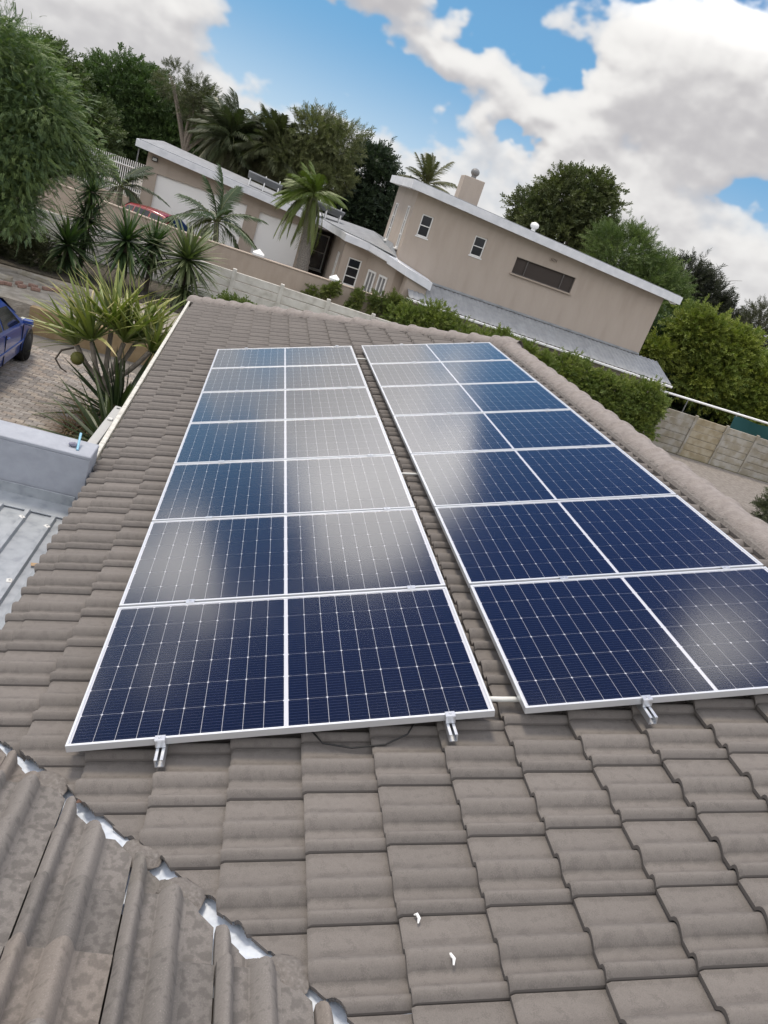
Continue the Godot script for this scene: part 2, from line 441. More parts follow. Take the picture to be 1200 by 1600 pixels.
const TL := 0.2925
const TW := 0.28
func tile_mb(x1: float, clips: Array, wob := 0.0, sd := 0) -> MB:
	var k := MB.new()
	var zs := [0.0, 0.05, 0.1008, 0.1035, 0.109, 0.117, 0.126, 0.1344, 0.143, 0.153, 0.163, 0.172, 0.177, 0.1795, 0.2, 0.224, 0.2265, 0.231, 0.238, 0.2478, 0.257, 0.266, 0.2715, 0.2745]
	var lift := 0.034
	var thick := 0.019
	var y := func(x: float, z: float) -> float:
		var r := hump(z / TW) + lift * (1.0 - x / TL)
		if x < 0.014: r -= (0.014 - x) * 0.6
		return r
	for i in zs.size() - 1:
		for xr in [[0.0, 0.014], [0.014, x1]]:
			var poly := [Vector2(xr[0], zs[i]), Vector2(xr[0], zs[i + 1]), Vector2(xr[1], zs[i + 1]), Vector2(xr[1], zs[i])]
			for c in clips:
				var out := []
				var lim: float = c[2] + (wob * sin(zs[i] * 61.0 + sd) if wob > 0.0 else 0.0)
				for j in poly.size():
					var a: Vector2 = poly[j]; var b: Vector2 = poly[(j + 1) % poly.size()]
					var da: float = c[0] * a.x + c[1] * a.y - lim
					var db: float = c[0] * b.x + c[1] * b.y - lim
					if da <= 0.0: out.append(a)
					if (da < 0.0 and db > 0.0) or (da > 0.0 and db < 0.0): out.append(a.lerp(b, da / (da - db)))
				poly = out
				if poly.size() < 3: break
			if poly.size() < 3: continue
			var ps := []; var ns := []
			for q: Vector2 in poly:
				ps.append(Vector3(q.x, y.call(q.x, q.y), q.y))
				var dz: float = (hump(minf(q.y + 0.002, TW * 0.9999) / TW) - hump(maxf(q.y - 0.002, 0.0) / TW)) / 0.004
				ns.append(Vector3(0.11 if q.x > 0.013 else -0.5, 1.0, -dz).normalized())
			for j in range(1, ps.size() - 1): k.trin(ps[0], ps[j], ps[j + 1], ns[0], ns[j], ns[j + 1], Vector2(1.0 / 0.33, 1.0 / TW))
			for j in ps.size():
				var a: Vector3 = ps[j]; var b: Vector3 = ps[(j + 1) % ps.size()]
				var rim := (a.x < 1e-5 and b.x < 1e-5) or (a.z < 1e-5 and b.z < 1e-5) or (a.z > 0.2744 and b.z > 0.2744)
				for c in clips:
					var lim: float = c[2] + (wob * sin(zs[i] * 61.0 + sd) if wob > 0.0 else 0.0)
					if absf(c[0] * a.x + c[1] * a.z - lim) < 1e-4 and absf(c[0] * b.x + c[1] * b.z - lim) < 1e-4: rim = true
				if rim: k.quad(a, a + Vector3.DOWN * thick, b + Vector3.DOWN * thick, b)
	return k

func proj(p: Vector3) -> Vector3:     # pixel in the 1200 x 1600 frame, and distance
	var q := cam_t.affine_inverse() * p
	if q.z > -0.1: return Vector3(-9999, -9999, 99999)
	return Vector3(600.0 + cam_f * q.x / -q.z, 800.0 - cam_f * q.y / -q.z, -q.z)

func roof_tiles(house: Node3D) -> void:
	var whole := tile_mb(TL + 0.03, [])
	var whole_mesh := whole.mesh()
	var list := []
	var c_val := 0.148       # valley
	for col in range(-8, 45):
		var v0 := 0.02 + TW * col
		for row in range(-1, 17):
			var u := 0.055 + TL * (row - 3)
			var x_off := 0.0
			if row == -1: continue
			if row == 0: u = 0.055 + TL * -3
			if row == 0 and eave(v0 + 0.14) > u + TL - 0.03: continue
			if u < eave(v0 + 0.14) - 0.02: u = eave(v0 + 0.14) - 0.02
			var len1 := TL + 0.03
			len1 = 0.055 + TL * (row - 2) - u + 0.03
			if u > RIDGE - 0.02: continue
			len1 = minf(len1, RIDGE - u + 0.02)
			var zl := -(v0 + TW)
			# corners against valley and hip
			var most_valley := -1e9; var least_valley := 1e9; var most_hip := -1e9; var least_hip := 1e9
			for q in [[0.0, 0.0], [len1, 0.0], [0.0, TW], [len1, TW]]:
				var fv: float = (zl + q[1]) - cth * (u + q[0]) - (c_val - 0.052)
				var fh: float = cth * (u + q[0]) - (zl + q[1]) - (HIP + EAVE_FAR * cth)
				most_valley = maxf(most_valley, fv); least_valley = minf(least_valley, fv)
				most_hip = maxf(most_hip, fh); least_hip = minf(least_hip, fh)
			if least_valley > 0.0 or least_hip > 0.0: continue
			var clips := []
			if most_valley > 0.0: clips.append([-cth, 1.0, c_val - 0.052 - zl + cth * u + rng.randf_range(-0.012, 0.015)])
			if most_hip > 0.0: clips.append([cth, -1.0, HIP + EAVE_FAR * cth - cth * u + zl])
			var t := roof_frame * Transform3D(Basis(Vector3.RIGHT, rng.randf_range(-0.004, 0.004)) * Basis(Vector3.UP, rng.randf_range(-0.004, 0.004)), Vector3(u + rng.randf_range(-0.003, 0.003), PAN + rng.randf_range(-0.001, 0.0025), zl))
			var mid := t * Vector3(0.15, 0.02, 0.14)
			var pp := proj(mid)
			var seen := pp.x > -60 and pp.x < 1260 and pp.y > 0 and pp.y < 1700
			var vm := v0 + 0.14
			if seen and vm > 0.16 and vm < 7.3 and ((u > 0.0 and u + TL < 1.76) or (u > 1.9 and u + TL < 3.7)): seen = false
			var mb := whole if clips.is_empty() and is_equal_approx(len1, TL + 0.03) else tile_mb(len1, clips, 0.006 if most_valley > 0.0 else 0.0, col)
			if mb.v.is_empty(): continue
			list.append([pp.z if seen else pp.z + 1000.0, mb, t, M.tiles[rng.randi() % M.tiles.size()]])
	for col in range(-7, 10):
		for row in range(-5, 9):
			var x := -0.13 + TL * row
			var zl := 0.077 + 0.2875 * col
			var sc := 0.2875 / TW
			var most := -1e9; var least := 1e9
			for q in [[0.0, 0.0], [TL + 0.03, 0.0], [0.0, 0.2875], [TL + 0.03, 0.2875]]:
				var f: float = -cth * (x + q[0]) - (zl + q[1]) + 0.045
				most = maxf(most, f); least = minf(least, f)
			if least > 0.0: continue
			var clips := []
			if most > 0.0: clips.append([-cth, -sc, -0.045 + cth * x + zl + rng.randf_range(-0.012, 0.012)])
			var t := wing_frame * Transform3D(Basis(Vector3.UP, rng.randf_range(-0.004, 0.004)) * Basis.from_scale(Vector3(1, 1.25, sc)), Vector3(x, rng.randf_range(-0.002, 0.004), zl))
			var pp := proj(t * Vector3(0.15, 0.02, 0.14))
			var seen := pp.x > -200 and pp.x < 1260 and pp.y > 0 and pp.y < 1800
			var mb := whole if clips.is_empty() else tile_mb(TL + 0.03, clips, 0.006, col * 3 + row)
			if mb.v.is_empty(): continue
			list.append([pp.z if seen else pp.z + 1000.0, mb, t, M.wing_tiles[rng.randi() % M.wing_tiles.size()]])
	list.sort_custom(func(a, b): return a[0] < b[0])
	var rest := {}
	for i in list.size():
		var e: Array = list[i]
		if i < 300 and e[0] < 900.0:
			part("roof_tile", whole_mesh if e[1] == whole else e[1].mesh(), e[3], house, e[2])
		else:
			if not rest.has(e[3]): rest[e[3]] = MB.new()
			rest[e[3]].add(e[1], e[2])
	for m in rest:
		part("roof_tile_field", rest[m].mesh(), m, house).set_meta("kind", "stuff")

func ridge_cap() -> MB:
	var k := MB.new()
	var rows := []
	for e in [[0.0, 0.139, -0.006], [0.012, 0.152, 0.0], [0.07, 0.152, 0.0], [0.085, 0.138, 0.0], [0.42, 0.127, 0.0]]:
		var r := PackedVector3Array()
		for j in 13:
			var a := deg_to_rad(lerpf(-82, 82, j / 12.0))
			r.append(Vector3(sin(a) * e[1] * 1.12, cos(a) * e[1], e[0]))
		rows.append(r)
	k.grid(rows)
	var first: PackedVector3Array = rows[0]
	for j in 12: k.quad(first[j] * Vector3(0.88, 0.86, 1), first[j + 1] * Vector3(0.88, 0.86, 1), first[j + 1], first[j])
	for s in [0, 12]:
		for i in rows.size() - 1:
			var a: Vector3 = rows[i][s]; var b: Vector3 = rows[i + 1][s]
			if s == 0: k.quad(a, b, b * Vector3(0.86, 1, 1), a * Vector3(0.86, 1, 1))
			else: k.quad(b, a, a * Vector3(0.86, 1, 1), b * Vector3(0.86, 1, 1))
	return k

func own_house() -> void:
	var house := thing("tiled_house", "low house with grey concrete tiled hip roof carrying the solar panels", "house")
	roof_tiles(house)
	# deck under the tiles: main slope, back slope, far hip end, wing
	var k := MB.new()
	var R := func(u: float, v: float, n: float) -> Vector3: return roof_frame * Vector3(u, n, -v)
	var low := -0.175
	var top_n: Vector3 = R.call(RIDGE, -4.0, low)
	var top_f: Vector3 = R.call(RIDGE, HIP - (RIDGE - EAVE_FAR) * cth, low)
	var e_n: Vector3 = R.call(eave(0.0) + 0.03, -0.0, low)
	var e_f: Vector3 = R.call(EAVE_FAR + 0.03, HIP - 0.03, low)
	var val_top: Vector3 = R.call(3.9, -3.7, low)
	var val_bot: Vector3 = R.call(-0.55, -(0.148 + cth * -0.55), low)
	k.quad(val_bot, val_top, top_n, top_f); k.tri(val_bot, top_f, e_f)
	var back := Vector3(2.0 * top_f.x - e_f.x, e_f.y, e_f.z)
	var back_n := Vector3(back.x, e_f.y, top_n.z)
	k.quad(top_f, top_n, back_n, back)
	k.tri(e_f, top_f, back)
	part("roof_deck", k.mesh(), M.deck, house)
	k = MB.new()
	var Wg := func(x: float, zl: float) -> Vector3: return wing_frame * Vector3(x, -0.035, zl)
	k.quad(Wg.call(-1.0, 1.02), Wg.call(3.4, 1.6), Wg.call(3.4, -3.1), Wg.call(3.2, -3.1))
	k.tri(Wg.call(-1.0, 1.02), Wg.call(3.4, 3.5), Wg.call(3.4, 1.6)); k.tri(Wg.call(-1.0, 1.02), Wg.call(-1.0, 3.5), Wg.call(3.4, 3.5))
	part("roof_deck", k.mesh(), M.deck, house)
	# ridge and hip caps
	var cap := ridge_cap().mesh()
	var v := -2.2
	while v < HIP - (RIDGE - EAVE_FAR) * cth + 0.02:
		var t := roof_frame * Transform3D(Basis.IDENTITY, Vector3(RIDGE + 0.02, -0.185, -v))
		t.basis = Basis(Vector3(cos(0.02), sin(0.02), 0), Vector3(-sin(0.02), cos(0.02), 0), Vector3.BACK) * Basis(Vector3.UP, rng.randf_range(-0.02, 0.02)) * Basis(Vector3.RIGHT, -0.022 + rng.randf_range(-0.008, 0.008))
		part("ridge_cap", cap, M.ridge, house, Transform3D(t.basis, t.origin + Vector3(0, rng.randf_range(-0.004, 0.006), 0)))
		v += 0.36
	var h0: Vector3 = R.call(EAVE_FAR - 0.02, HIP + 0.02, -0.16)
	var h1: Vector3 = R.call(RIDGE, HIP - (RIDGE - EAVE_FAR) * cth, -0.16)
	var dir := (h1 - h0).normalized()
	var sidev := dir.cross(Vector3.UP).normalized()
	var n := int((h1 - h0).length() / 0.36)
	for i in n + 1:
		var bas := Basis(-sidev, sidev.cross(dir) * -1.0, dir)
		if bas.determinant() < 0: bas.x = -bas.x
		if bas.y.y < 0: bas = Basis(-bas.x, -bas.y, bas.z)
		bas = bas * Basis(Vector3.UP, rng.randf_range(-0.03, 0.03)) * Basis(Vector3.RIGHT, 0.02)
		part("ridge_cap", cap, M.ridge, house, Transform3D(bas, h0 + dir * (i * 0.36 - 0.02) + Vector3(0, rng.randf_range(-0.006, 0.006), 0)))
	for sd in [-1, 1]:
		k = MB.new()
		var off := Vector3(sd * 0.085, -0.045, 0)
		k.bev(top_n.lerp(top_f, 0.5) + Vector3(0, 0.06, 0) + off, Vector3(0.12, 0.1, (top_f - top_n).length()), 0.02, Basis(Vector3.BACK, -sd * 0.35))
		part("ridge_bedding", k.mesh(), M.mortar, house)
		k = MB.new()
		k.bev((h0 + h1) * 0.5 + sidev * sd * 0.085 + Vector3(0, 0.0, 0), Vector3(0.12, 0.1, (h1 - h0).length()), 0.02, Basis(sidev, sidev.cross(dir) * -1.0 if sidev.cross(dir).y < 0 else sidev.cross(dir), dir))
		part("ridge_bedding", k.mesh(), M.mortar, house)
	k = MB.new()
	var dome := []
	for i in 7:
		var r7 := PackedVector3Array()
		var e7 := PI * 0.5 * i / 6.0
		for j in 16: r7.append(Vector3(cos(TAU * j / 16.0) * cos(e7) * 0.23, sin(e7) * 0.185 - 0.02, -sin(TAU * j / 16.0) * cos(e7) * 0.25))
		dome.append(r7)
	k.grid(dome, true)
	part("mortar_fillet", k.mesh(), M.ridge, house, Transform3D(Basis.IDENTITY, h1 + Vector3(0.02, 0.0, 0.02)))
	# valley sheet and lumps of mortar
	k = MB.new()
	var rows := []
	for i in 25:
		var s := lerpf(-0.75, 2.6, i / 24.0)
		var p := Vector3(0.427 + s, 0, 0.53 + s)
		p.y = 3.067 + s * tan(TH) - 0.03
		var r := PackedVector3Array()
		for q: float in [-0.2, -0.1, -0.03, 0.0, 0.03, 0.1, 0.2]:
			r.append(p + Vector3(-0.7071, 0, 0.7071) * q + Vector3(0, absf(q) * tan(TH) * 0.7071 + 0.004 * sin(i * 1.7 + q * 20.0), 0))
		r.reverse()
		rows.append(r)
	k.grid(rows)
	part("valley_flashing", k.mesh(), M.valley, house)
	var lump := FastNoiseLite.new()
	lump.seed = 4; lump.frequency = 7.0
	for e in [[-0.45, 0.1, 0.06, 0.0], [-0.06, 0.09, 0.055, -0.02], [0.11, 0.09, 0.06, 0.01], [0.43, 0.085, 0.065, 0.0], [0.8, 0.1, 0.06, 0.0], [1.05, 0.14, 0.06, 0.0], [1.4, 0.15, 0.06, 0.0]]:
		var m := MB.new()
		var rr := []
		for i in 9:
			var r := PackedVector3Array()
			var f := i / 8.0 * 2.0 - 1.0
			for j in 12:
				var a := TAU * j / 12.0
				var rad: float = e[2] * sqrt(maxf(0.0, 1.0 - pow(absf(f), 3.0))) * (1.0 + 0.35 * lump.get_noise_3d(f * 0.15 + e[0], cos(a) * 0.1, sin(a) * 0.1))
				r.append(Vector3(f * e[1], sin(a) * rad * 0.4, cos(a) * rad))
			rr.append(r)
		m.grid(rr, true)
		var along := Vector3(1, tan(TH), 1).normalized()
		var across := Vector3(-0.7071, 0, 0.7071)
		part("mortar_fillet", m.mesh(), M.mortar, house, Transform3D(Basis(along, across.cross(along) * -1.0, across), Vector3(0.427 + e[0], 3.067 + e[0] * tan(TH) + 0.004, 0.53 + e[0]) + across * float(e[3])))
	# eave: gutter, fascia, walls
	var g0: Vector3 = R.call(eave(3.7), 3.68, PAN)
	var g1: Vector3 = R.call(EAVE_FAR, HIP + 0.1, PAN)
	var gd := (g1 - g0).normalized()
	var gl := (g1 - g0).length()
	var gt := Transform3D(Basis(gd.cross(Vector3.UP).normalized(), Vector3.UP, -gd), (g0 + g1) * 0.5 + Vector3(-0.035, -0.075, 0))
	k = MB.new()
	k.bev(Vector3(-0.04, 0.04, 0), Vector3(0.006, 0.09, gl), 0.002)
	k.bev(Vector3(-0.05, 0.088, 0), Vector3(0.045, 0.016, gl), 0.005)
	k.bev(Vector3(0.035, 0.03, 0), Vector3(0.006, 0.07, gl), 0.002)
	k.box(Vector3(-0.002, -0.003, 0), Vector3(0.08, 0.006, gl))
	k.box(Vector3(-0.002, 0.04, -gl * 0.5 - 0.003), Vector3(0.09, 0.09, 0.006))
	part("gutter", k.mesh(), M.gutter, house, gt)
	part("fascia_board", boxm(Vector3(0.06, -0.03, 0), Vector3(0.02, 0.2, gl)), M.fascia, house, gt)
	part("wall", boxm(Vector3(4.0, 1.25, -4.2), Vector3(8.2, 2.5, 15.0)), M.parapet, house)
	part("wall", boxm(Vector3(-2.6, 1.0, 2.6), Vector3(4.8, 2.0, 3.4)), M.parapet, house)
	# small litter
	var chip := MB.new()
	chip.tri(Vector3(-0.014, 0.004, 0.012), Vector3(0.016, 0.004, 0.008), Vector3(0.0, 0.009, -0.016))
	chip.tri(Vector3(-0.014, 0.004, 0.012), Vector3(0.0, 0.009, -0.016), Vector3(0.016, 0.004, 0.008))
	tag(part("tile_chip", chip.mesh(), M.brick, self, roof_frame * Transform3D(Basis.IDENTITY, Vector3(0.08, -0.118, 0.185))), "tiny pinkish tile chip lying by the valley below the panels", "chip")
	for e in [[1.28, 0.835, 0.016], [1.36, 0.98, 0.02]]:
		var f := MB.new()
		f.tube([Vector3(-e[2], 0.004, 0), Vector3(-e[2] * 0.4, 0.012, e[2] * 0.5), Vector3(e[2] * 0.6, 0.01, e[2] * 0.5), Vector3(e[2], 0.004, 0)], [0.003, 0.006, 0.006, 0.002], 6)
		tag(part("plaster_crumb", f.mesh(), M.white, self, roof_frame * Transform3D(Basis(Vector3.UP, 1.2 + e[2] * 40.0), Vector3(e[0], PAN + 0.034, e[1]))), ("thin curved white crumb on the grey tiles" if e[2] < 0.018 else "fat white crumb on the grey tiles"), "crumb", "white crumbs on the tiles")

# ------------------------------------------------------------------ panels
func solar_panels() -> void:
	var L := 1.755
	var Wd := 1.038
	var k := MB.new()
	var fw := 0.011
	for e in [[L * 0.5, -fw * 0.5, L, fw], [L * 0.5, -Wd + fw * 0.5, L, fw]]:
		k.bev(Vector3(e[0], -0.0175, e[1]), Vector3(e[2], 0.035, e[3]), 0.0015)
	for x in [fw * 0.5, L - fw * 0.5]:
		k.bev(Vector3(x, -0.0178, -Wd * 0.5), Vector3(fw, 0.0346, Wd - 2.0 * fw), 0.0015)
	var frame := k.mesh()
	var back := boxm(Vector3(L * 0.5, -0.0075, -Wd * 0.5), Vector3(L - 2.0 * fw, 0.003, Wd - 2.0 * fw))
	k = MB.new()
	k.quad(Vector3(fw, -0.003, -fw), Vector3(L - fw, -0.003, -fw), Vector3(L - fw, -0.003, -Wd + fw), Vector3(fw, -0.003, -Wd + fw))
	var pane := k.mesh()
	k = MB.new()
	var cx := 0.0831; var cz := 0.1667; var ch := 0.005
	var ring := [Vector2(0, ch), Vector2(0, cz - ch), Vector2(ch, cz), Vector2(cx - ch, cz), Vector2(cx, cz - ch), Vector2(cx, ch), Vector2(cx - ch, 0), Vector2(ch, 0)]
	for j in range(1, 7):
		for q in [0, j + 1, j]:
			k.vert(Vector3(ring[q].x, 0, ring[q].y), Vector3.UP, Vector2(ring[q].x / cx, ring[q].y / cz))
	var cell := k.mesh()
	var place := ["first", "second", "third", "fourth", "fifth", "sixth", "seventh"]
	for col in 2:
		for row in 7:
			var side := "strip beside the gutter" if col == 0 else "strip under the ridge"
			var lab := "blue solar panel, %s from the valley in the %s" % [place[row], side]
			var p := thing("solar_panel", lab, "solar panel", Vector3.ZERO, "solar panels on the tiled roof")
			p.transform = roof_frame * Transform3D(Basis.IDENTITY, Vector3(col * 1.888, rng.randf_range(-0.001, 0.001), -row * 1.058 + rng.randf_range(-0.002, 0.002)))
			part("frame", frame, M.frame, p)
			part("backsheet", back, M.back, p)
			for j in 6:
				for i in 20:
					var x := 0.0186 + i * 0.0848 + (0.0175 if i >= 10 else 0.0)
					var z := -Wd + 0.0158 + j * 0.1684
					part("solar_cell", cell, M.cells[(i * 7 + j * 3 + row) % 3], p, Transform3D(Basis.IDENTITY, Vector3(x, -0.0052, z)))
			part("glass", pane, M.pane, p)
	# rails with clamps
	var rail := MB.new()
	var rl := 7.58
	for e in [[-0.016, -0.056, 0.005, 0.038], [0.016, -0.056, 0.005, 0.038]]:
		rail.bev(Vector3(e[0], e[1], -rl * 0.5), Vector3(e[2], e[3], rl), 0.001)
	rail.box(Vector3(0, -0.073, -rl * 0.5), Vector3(0.027, 0.004, rl))
	for s in [-1, 1]: rail.bev(Vector3(s * 0.0115, -0.0385, -rl * 0.5), Vector3(0.0125, 0.004, rl), 0.001)
	var rail_mesh := rail.mesh()
	var clamp_m := MB.new()
	clamp_m.bev(Vector3(0, 0.003, 0), Vector3(0.045, 0.005, 0.034), 0.0012)
	clamp_m.bev(Vector3(0, -0.018, 0), Vector3(0.03, 0.036, 0.012), 0.001)
	clamp_m.tube([Vector3(0, 0.005, 0), Vector3(0, 0.0105, 0)], [0.0065, 0.0065], 6)
	var endc := MB.new()
	endc.bev(Vector3(0, 0.003, 0.004), Vector3(0.042, 0.005, 0.03), 0.0012)
	endc.bev(Vector3(0, -0.017, 0.013), Vector3(0.042, 0.036, 0.012), 0.0012)
	endc.tube([Vector3(0, 0.005, 0.004), Vector3(0, 0.0105, 0.004)], [0.0065, 0.0065], 6)
	var foot := MB.new()
	foot.bev(Vector3(0, -0.079, 0), Vector3(0.05, 0.006, 0.035), 0.001)
	foot.bev(Vector3(0.028, -0.095, 0), Vector3(0.006, 0.045, 0.035), 0.001)
	var cm := clamp_m.mesh()
	var ec := endc.mesh()
	var rails := [[0.37, "aluminium rail under the gutter-side strip of panels, nearer the gutter"], [1.56, "aluminium rail under the gutter-side strip of panels, nearer the ridge"], [2.43, "aluminium rail under the ridge-side strip of panels, nearer the gutter"], [3.4, "aluminium rail under the ridge-side strip of panels, nearer the ridge"]]
	for e in rails:
		var r := thing("mounting_rail", e[1], "rail", Vector3.ZERO, "rails under the solar panels")
		r.transform = roof_frame * Transform3D(Basis.IDENTITY, Vector3(e[0], 0, 0.085))
		part("rail", rail_mesh, M.alu, r)
		part("end_clamp", ec, M.alu, r, Transform3D(Basis.IDENTITY, Vector3(0, 0, -0.085)))
		part("end_clamp", ec, M.alu, r, Transform3D(Basis(Vector3.UP, PI), Vector3(0, 0, -0.085 - 7.386)))
		for i in range(1, 7): part("mid_clamp", cm, M.alu, r, Transform3D(Basis.IDENTITY, Vector3(0, 0, -0.085 - i * 1.058 + 0.01)))
		for i in 6: part("roof_hook", foot.mesh(), M.alu, r, Transform3D(Basis.IDENTITY, Vector3(0, 0, -0.4 - i * 1.3)))
	var pipe_labels := ["white plastic conduit bridging the two panel strips at the valley end", "thin white conduit bridging the gap midway along the panel strips", "thin white conduit bridging the gap at the hip end of the panels"]
	var n := 0
	for e in [[0.135, 0.0125], [2.87, 0.009], [6.85, 0.009]]:
		k = MB.new()
		k.tube([Vector3(1.6, -0.085, -e[0] - 0.02), Vector3(1.72, -0.062, -e[0] - 0.012), Vector3(1.78, -0.055, -e[0] - 0.004), Vector3(1.83, -0.056, -e[0] + 0.003), Vector3(1.9, -0.062, -e[0] + 0.004), Vector3(2.05, -0.08, -e[0] + 0.004)], [e[1], e[1], e[1], e[1], e[1], e[1]], 10)
		tag(part("conduit", k.mesh(), M.pvc, self, roof_frame), pipe_labels[n], "conduit")
		n += 1
	k = MB.new()
	k.tube([Vector3(0.95, -0.07, -0.1), Vector3(1.02, -0.09, 0.01), Vector3(1.14, -0.106, 0.035), Vector3(1.28, -0.104, 0.035), Vector3(1.38, -0.085, 0.005), Vector3(1.44, -0.07, -0.08)], [0.004, 0.004, 0.004, 0.004, 0.004, 0.004], 6)
	tag(part("cable", k.mesh(), M.cable, self, roof_frame), "black cable sagging below the edge of the gutter-side panels", "cable")

# ------------------------------------------------------------------ lean-in roof beside the house
func metal_roof() -> void:
	var y0 := 2.42
	var roof := thing("metal_roof", "pale grey ribbed sheet metal roof beside the tile eave", "roof")
	part("sheet", boxm(Vector3(-2.58, y0 - 0.02, -1.2), Vector3(4.1, 0.03, 4.05)), M.metal_roof, roof)
	for i in 14:
		var x := -0.765 - i * 0.195
		var k := MB.new()
		var prof := [Vector2(-0.024, 0), Vector2(-0.015, 0.03), Vector2(0.015, 0.03), Vector2(0.024, 0)]
		var z0 := -3.03 + (0.03 if i == 0 else 0.0)
		for j in 3:
			k.quad(Vector3(x + prof[j].x, y0 - 0.004 + prof[j].y, 0.8), Vector3(x + prof[j + 1].x, y0 - 0.004 + prof[j + 1].y, 0.8), Vector3(x + prof[j + 1].x, y0 - 0.004 + prof[j + 1].y, z0), Vector3(x + prof[j].x, y0 - 0.004 + prof[j].y, z0))
		k.quad(Vector3(x - 0.024, y0 - 0.004, z0), Vector3(x - 0.015, y0 + 0.026, z0), Vector3(x + 0.015, y0 + 0.026, z0), Vector3(x + 0.024, y0 - 0.004, z0))
		part("rib", k.mesh(), M.metal_roof, roof)
	for e in [[-0.765, -2.82], [-0.96, -2.88], [-0.77, -2.0], [-0.97, -2.1], [-1.16, -2.5]]:
		var k := MB.new()
		k.bev(Vector3(e[0], y0 + 0.027, e[1]), Vector3(0.034, 0.008, 0.045), 0.004, Basis(Vector3.UP, e[1] * 3.0))
		k.tube([Vector3(e[0], y0 + 0.03, e[1]), Vector3(e[0], y0 + 0.04, e[1])], [0.008, 0.006], 6)
		part("sealed_screw", k.mesh(), M.sealant, roof)
	var f := MB.new()
	f.bev(Vector3(-2.65, y0 + 0.018, -3.13), Vector3(3.95, 0.012, 0.2), 0.003, Basis(Vector3.RIGHT, 0.12))
	f.bev(Vector3(-2.65, y0 + 0.075, -3.216), Vector3(3.95, 0.09, 0.01), 0.002)
	part("flashing", f.mesh(), M.metal_roof, roof)
	var fs := MB.new()
	fs.bev(Vector3(-0.62, y0 + 0.03, -1.4), Vector3(0.16, 0.008, 3.4), 0.002, Basis(Vector3.BACK, 0.5))
	part("flashing", fs.mesh(), M.metal_roof, roof)
	var par := thing("parapet_wall", "blue-grey painted parapet wall beside the gutter", "wall", Vector3(-2.62, 0, -3.38))
	part("wall_face", boxm(Vector3(0, 1.435, 0), Vector3(4.0, 2.87, 0.3), 0.006), M.parapet, par)
	part("wall_top", boxm(Vector3(0, 2.885, 0), Vector3(4.004, 0.03, 0.304), 0.006), M.parapet, par)
	# odds and ends
	var card := thing("cardboard_scrap", "small tan cardboard scrap on the metal flashing by the tiles", "scrap", Vector3(-0.69, y0 + 0.012, -2.28))
	part("sheet", boxm(Vector3.ZERO, Vector3(0.055, 0.004, 0.035), 0.001, Basis(Vector3.UP, 0.25) * Basis(Vector3.RIGHT, 0.1)), flat(lin(0.4, 0.28, 0.17), 0.9), card)
	var brush := thing("blue_brush", "small light blue brush lying in a rag on the parapet top", "brush", Vector3(-0.76, 2.902, -3.37))
	part("handle", boxm(Vector3(0.01, 0.045, -0.01), Vector3(0.018, 0.012, 0.19), 0.004, Basis(Vector3.UP, 0.15) * Basis(Vector3.RIGHT, 0.45)), flat(lin(0.2, 0.42, 0.55), 0.5), brush)
	var rag := MB.new()
	var rows := []
	var no := FastNoiseLite.new()
	no.frequency = 14.0
	for i in 7:
		var r := PackedVector3Array()
		for j in 10:
			var a := TAU * j / 10.0
			var e := PI * i / 6.0
			var q := Vector3(sin(e) * cos(a) * 0.034, cos(e) * 0.018 + 0.016, -sin(e) * sin(a) * 0.028)
			r.append(q * (1.0 + 0.5 * no.get_noise_3dv(q * 4.0)) - Vector3(0.025, 0, -0.01))
		rows.append(r)
	rows.reverse()
	rag.grid(rows, true)
	part("rag", rag.mesh(), flat(lin(0.2, 0.2, 0.26), 0.95), brush)
	var beam := thing("metal_beam", "grey aluminium box beam propped along the white gutter", "beam", Vector3(-0.80, 2.55, -4.72))
	var bb := Basis(Vector3.UP, -0.02) * Basis(Vector3.RIGHT, 0.02)
	var bk := MB.new()
	bk.bev(Vector3.ZERO, Vector3(0.085, 0.06, 1.5), 0.004, bb)
	part("box_section", bk.mesh(), flat(lin(0.46, 0.46, 0.44), 0.5, 0.3), beam)
	for e in [[-0.68, 0.03], [0.5, 0.05]]:
		part("slot", boxm(bb * Vector3(0, 0.0305, e[0]), Vector3(0.03, 0.002, e[1]), 0.0, bb), M.black, beam)
	part("clip", boxm(bb * Vector3(0.005, 0.04, -0.3), Vector3(0.05, 0.02, 0.05), 0.005, bb), M.sealant, beam)

# ------------------------------------------------------------------ vegetation
func leaf_on(k: MB, at: Vector3, along: Vector3, side: Vector3, l: float, w: float, bend: float) -> void:
	var up := side.cross(along).normalized()
	var mid := at + along * l * 0.5 + up * bend * l
	var tip := at + along * l
	k.tri(at, mid - side * w, tip + Vector3.ZERO)
	k.tri(at, tip, mid + side * w)

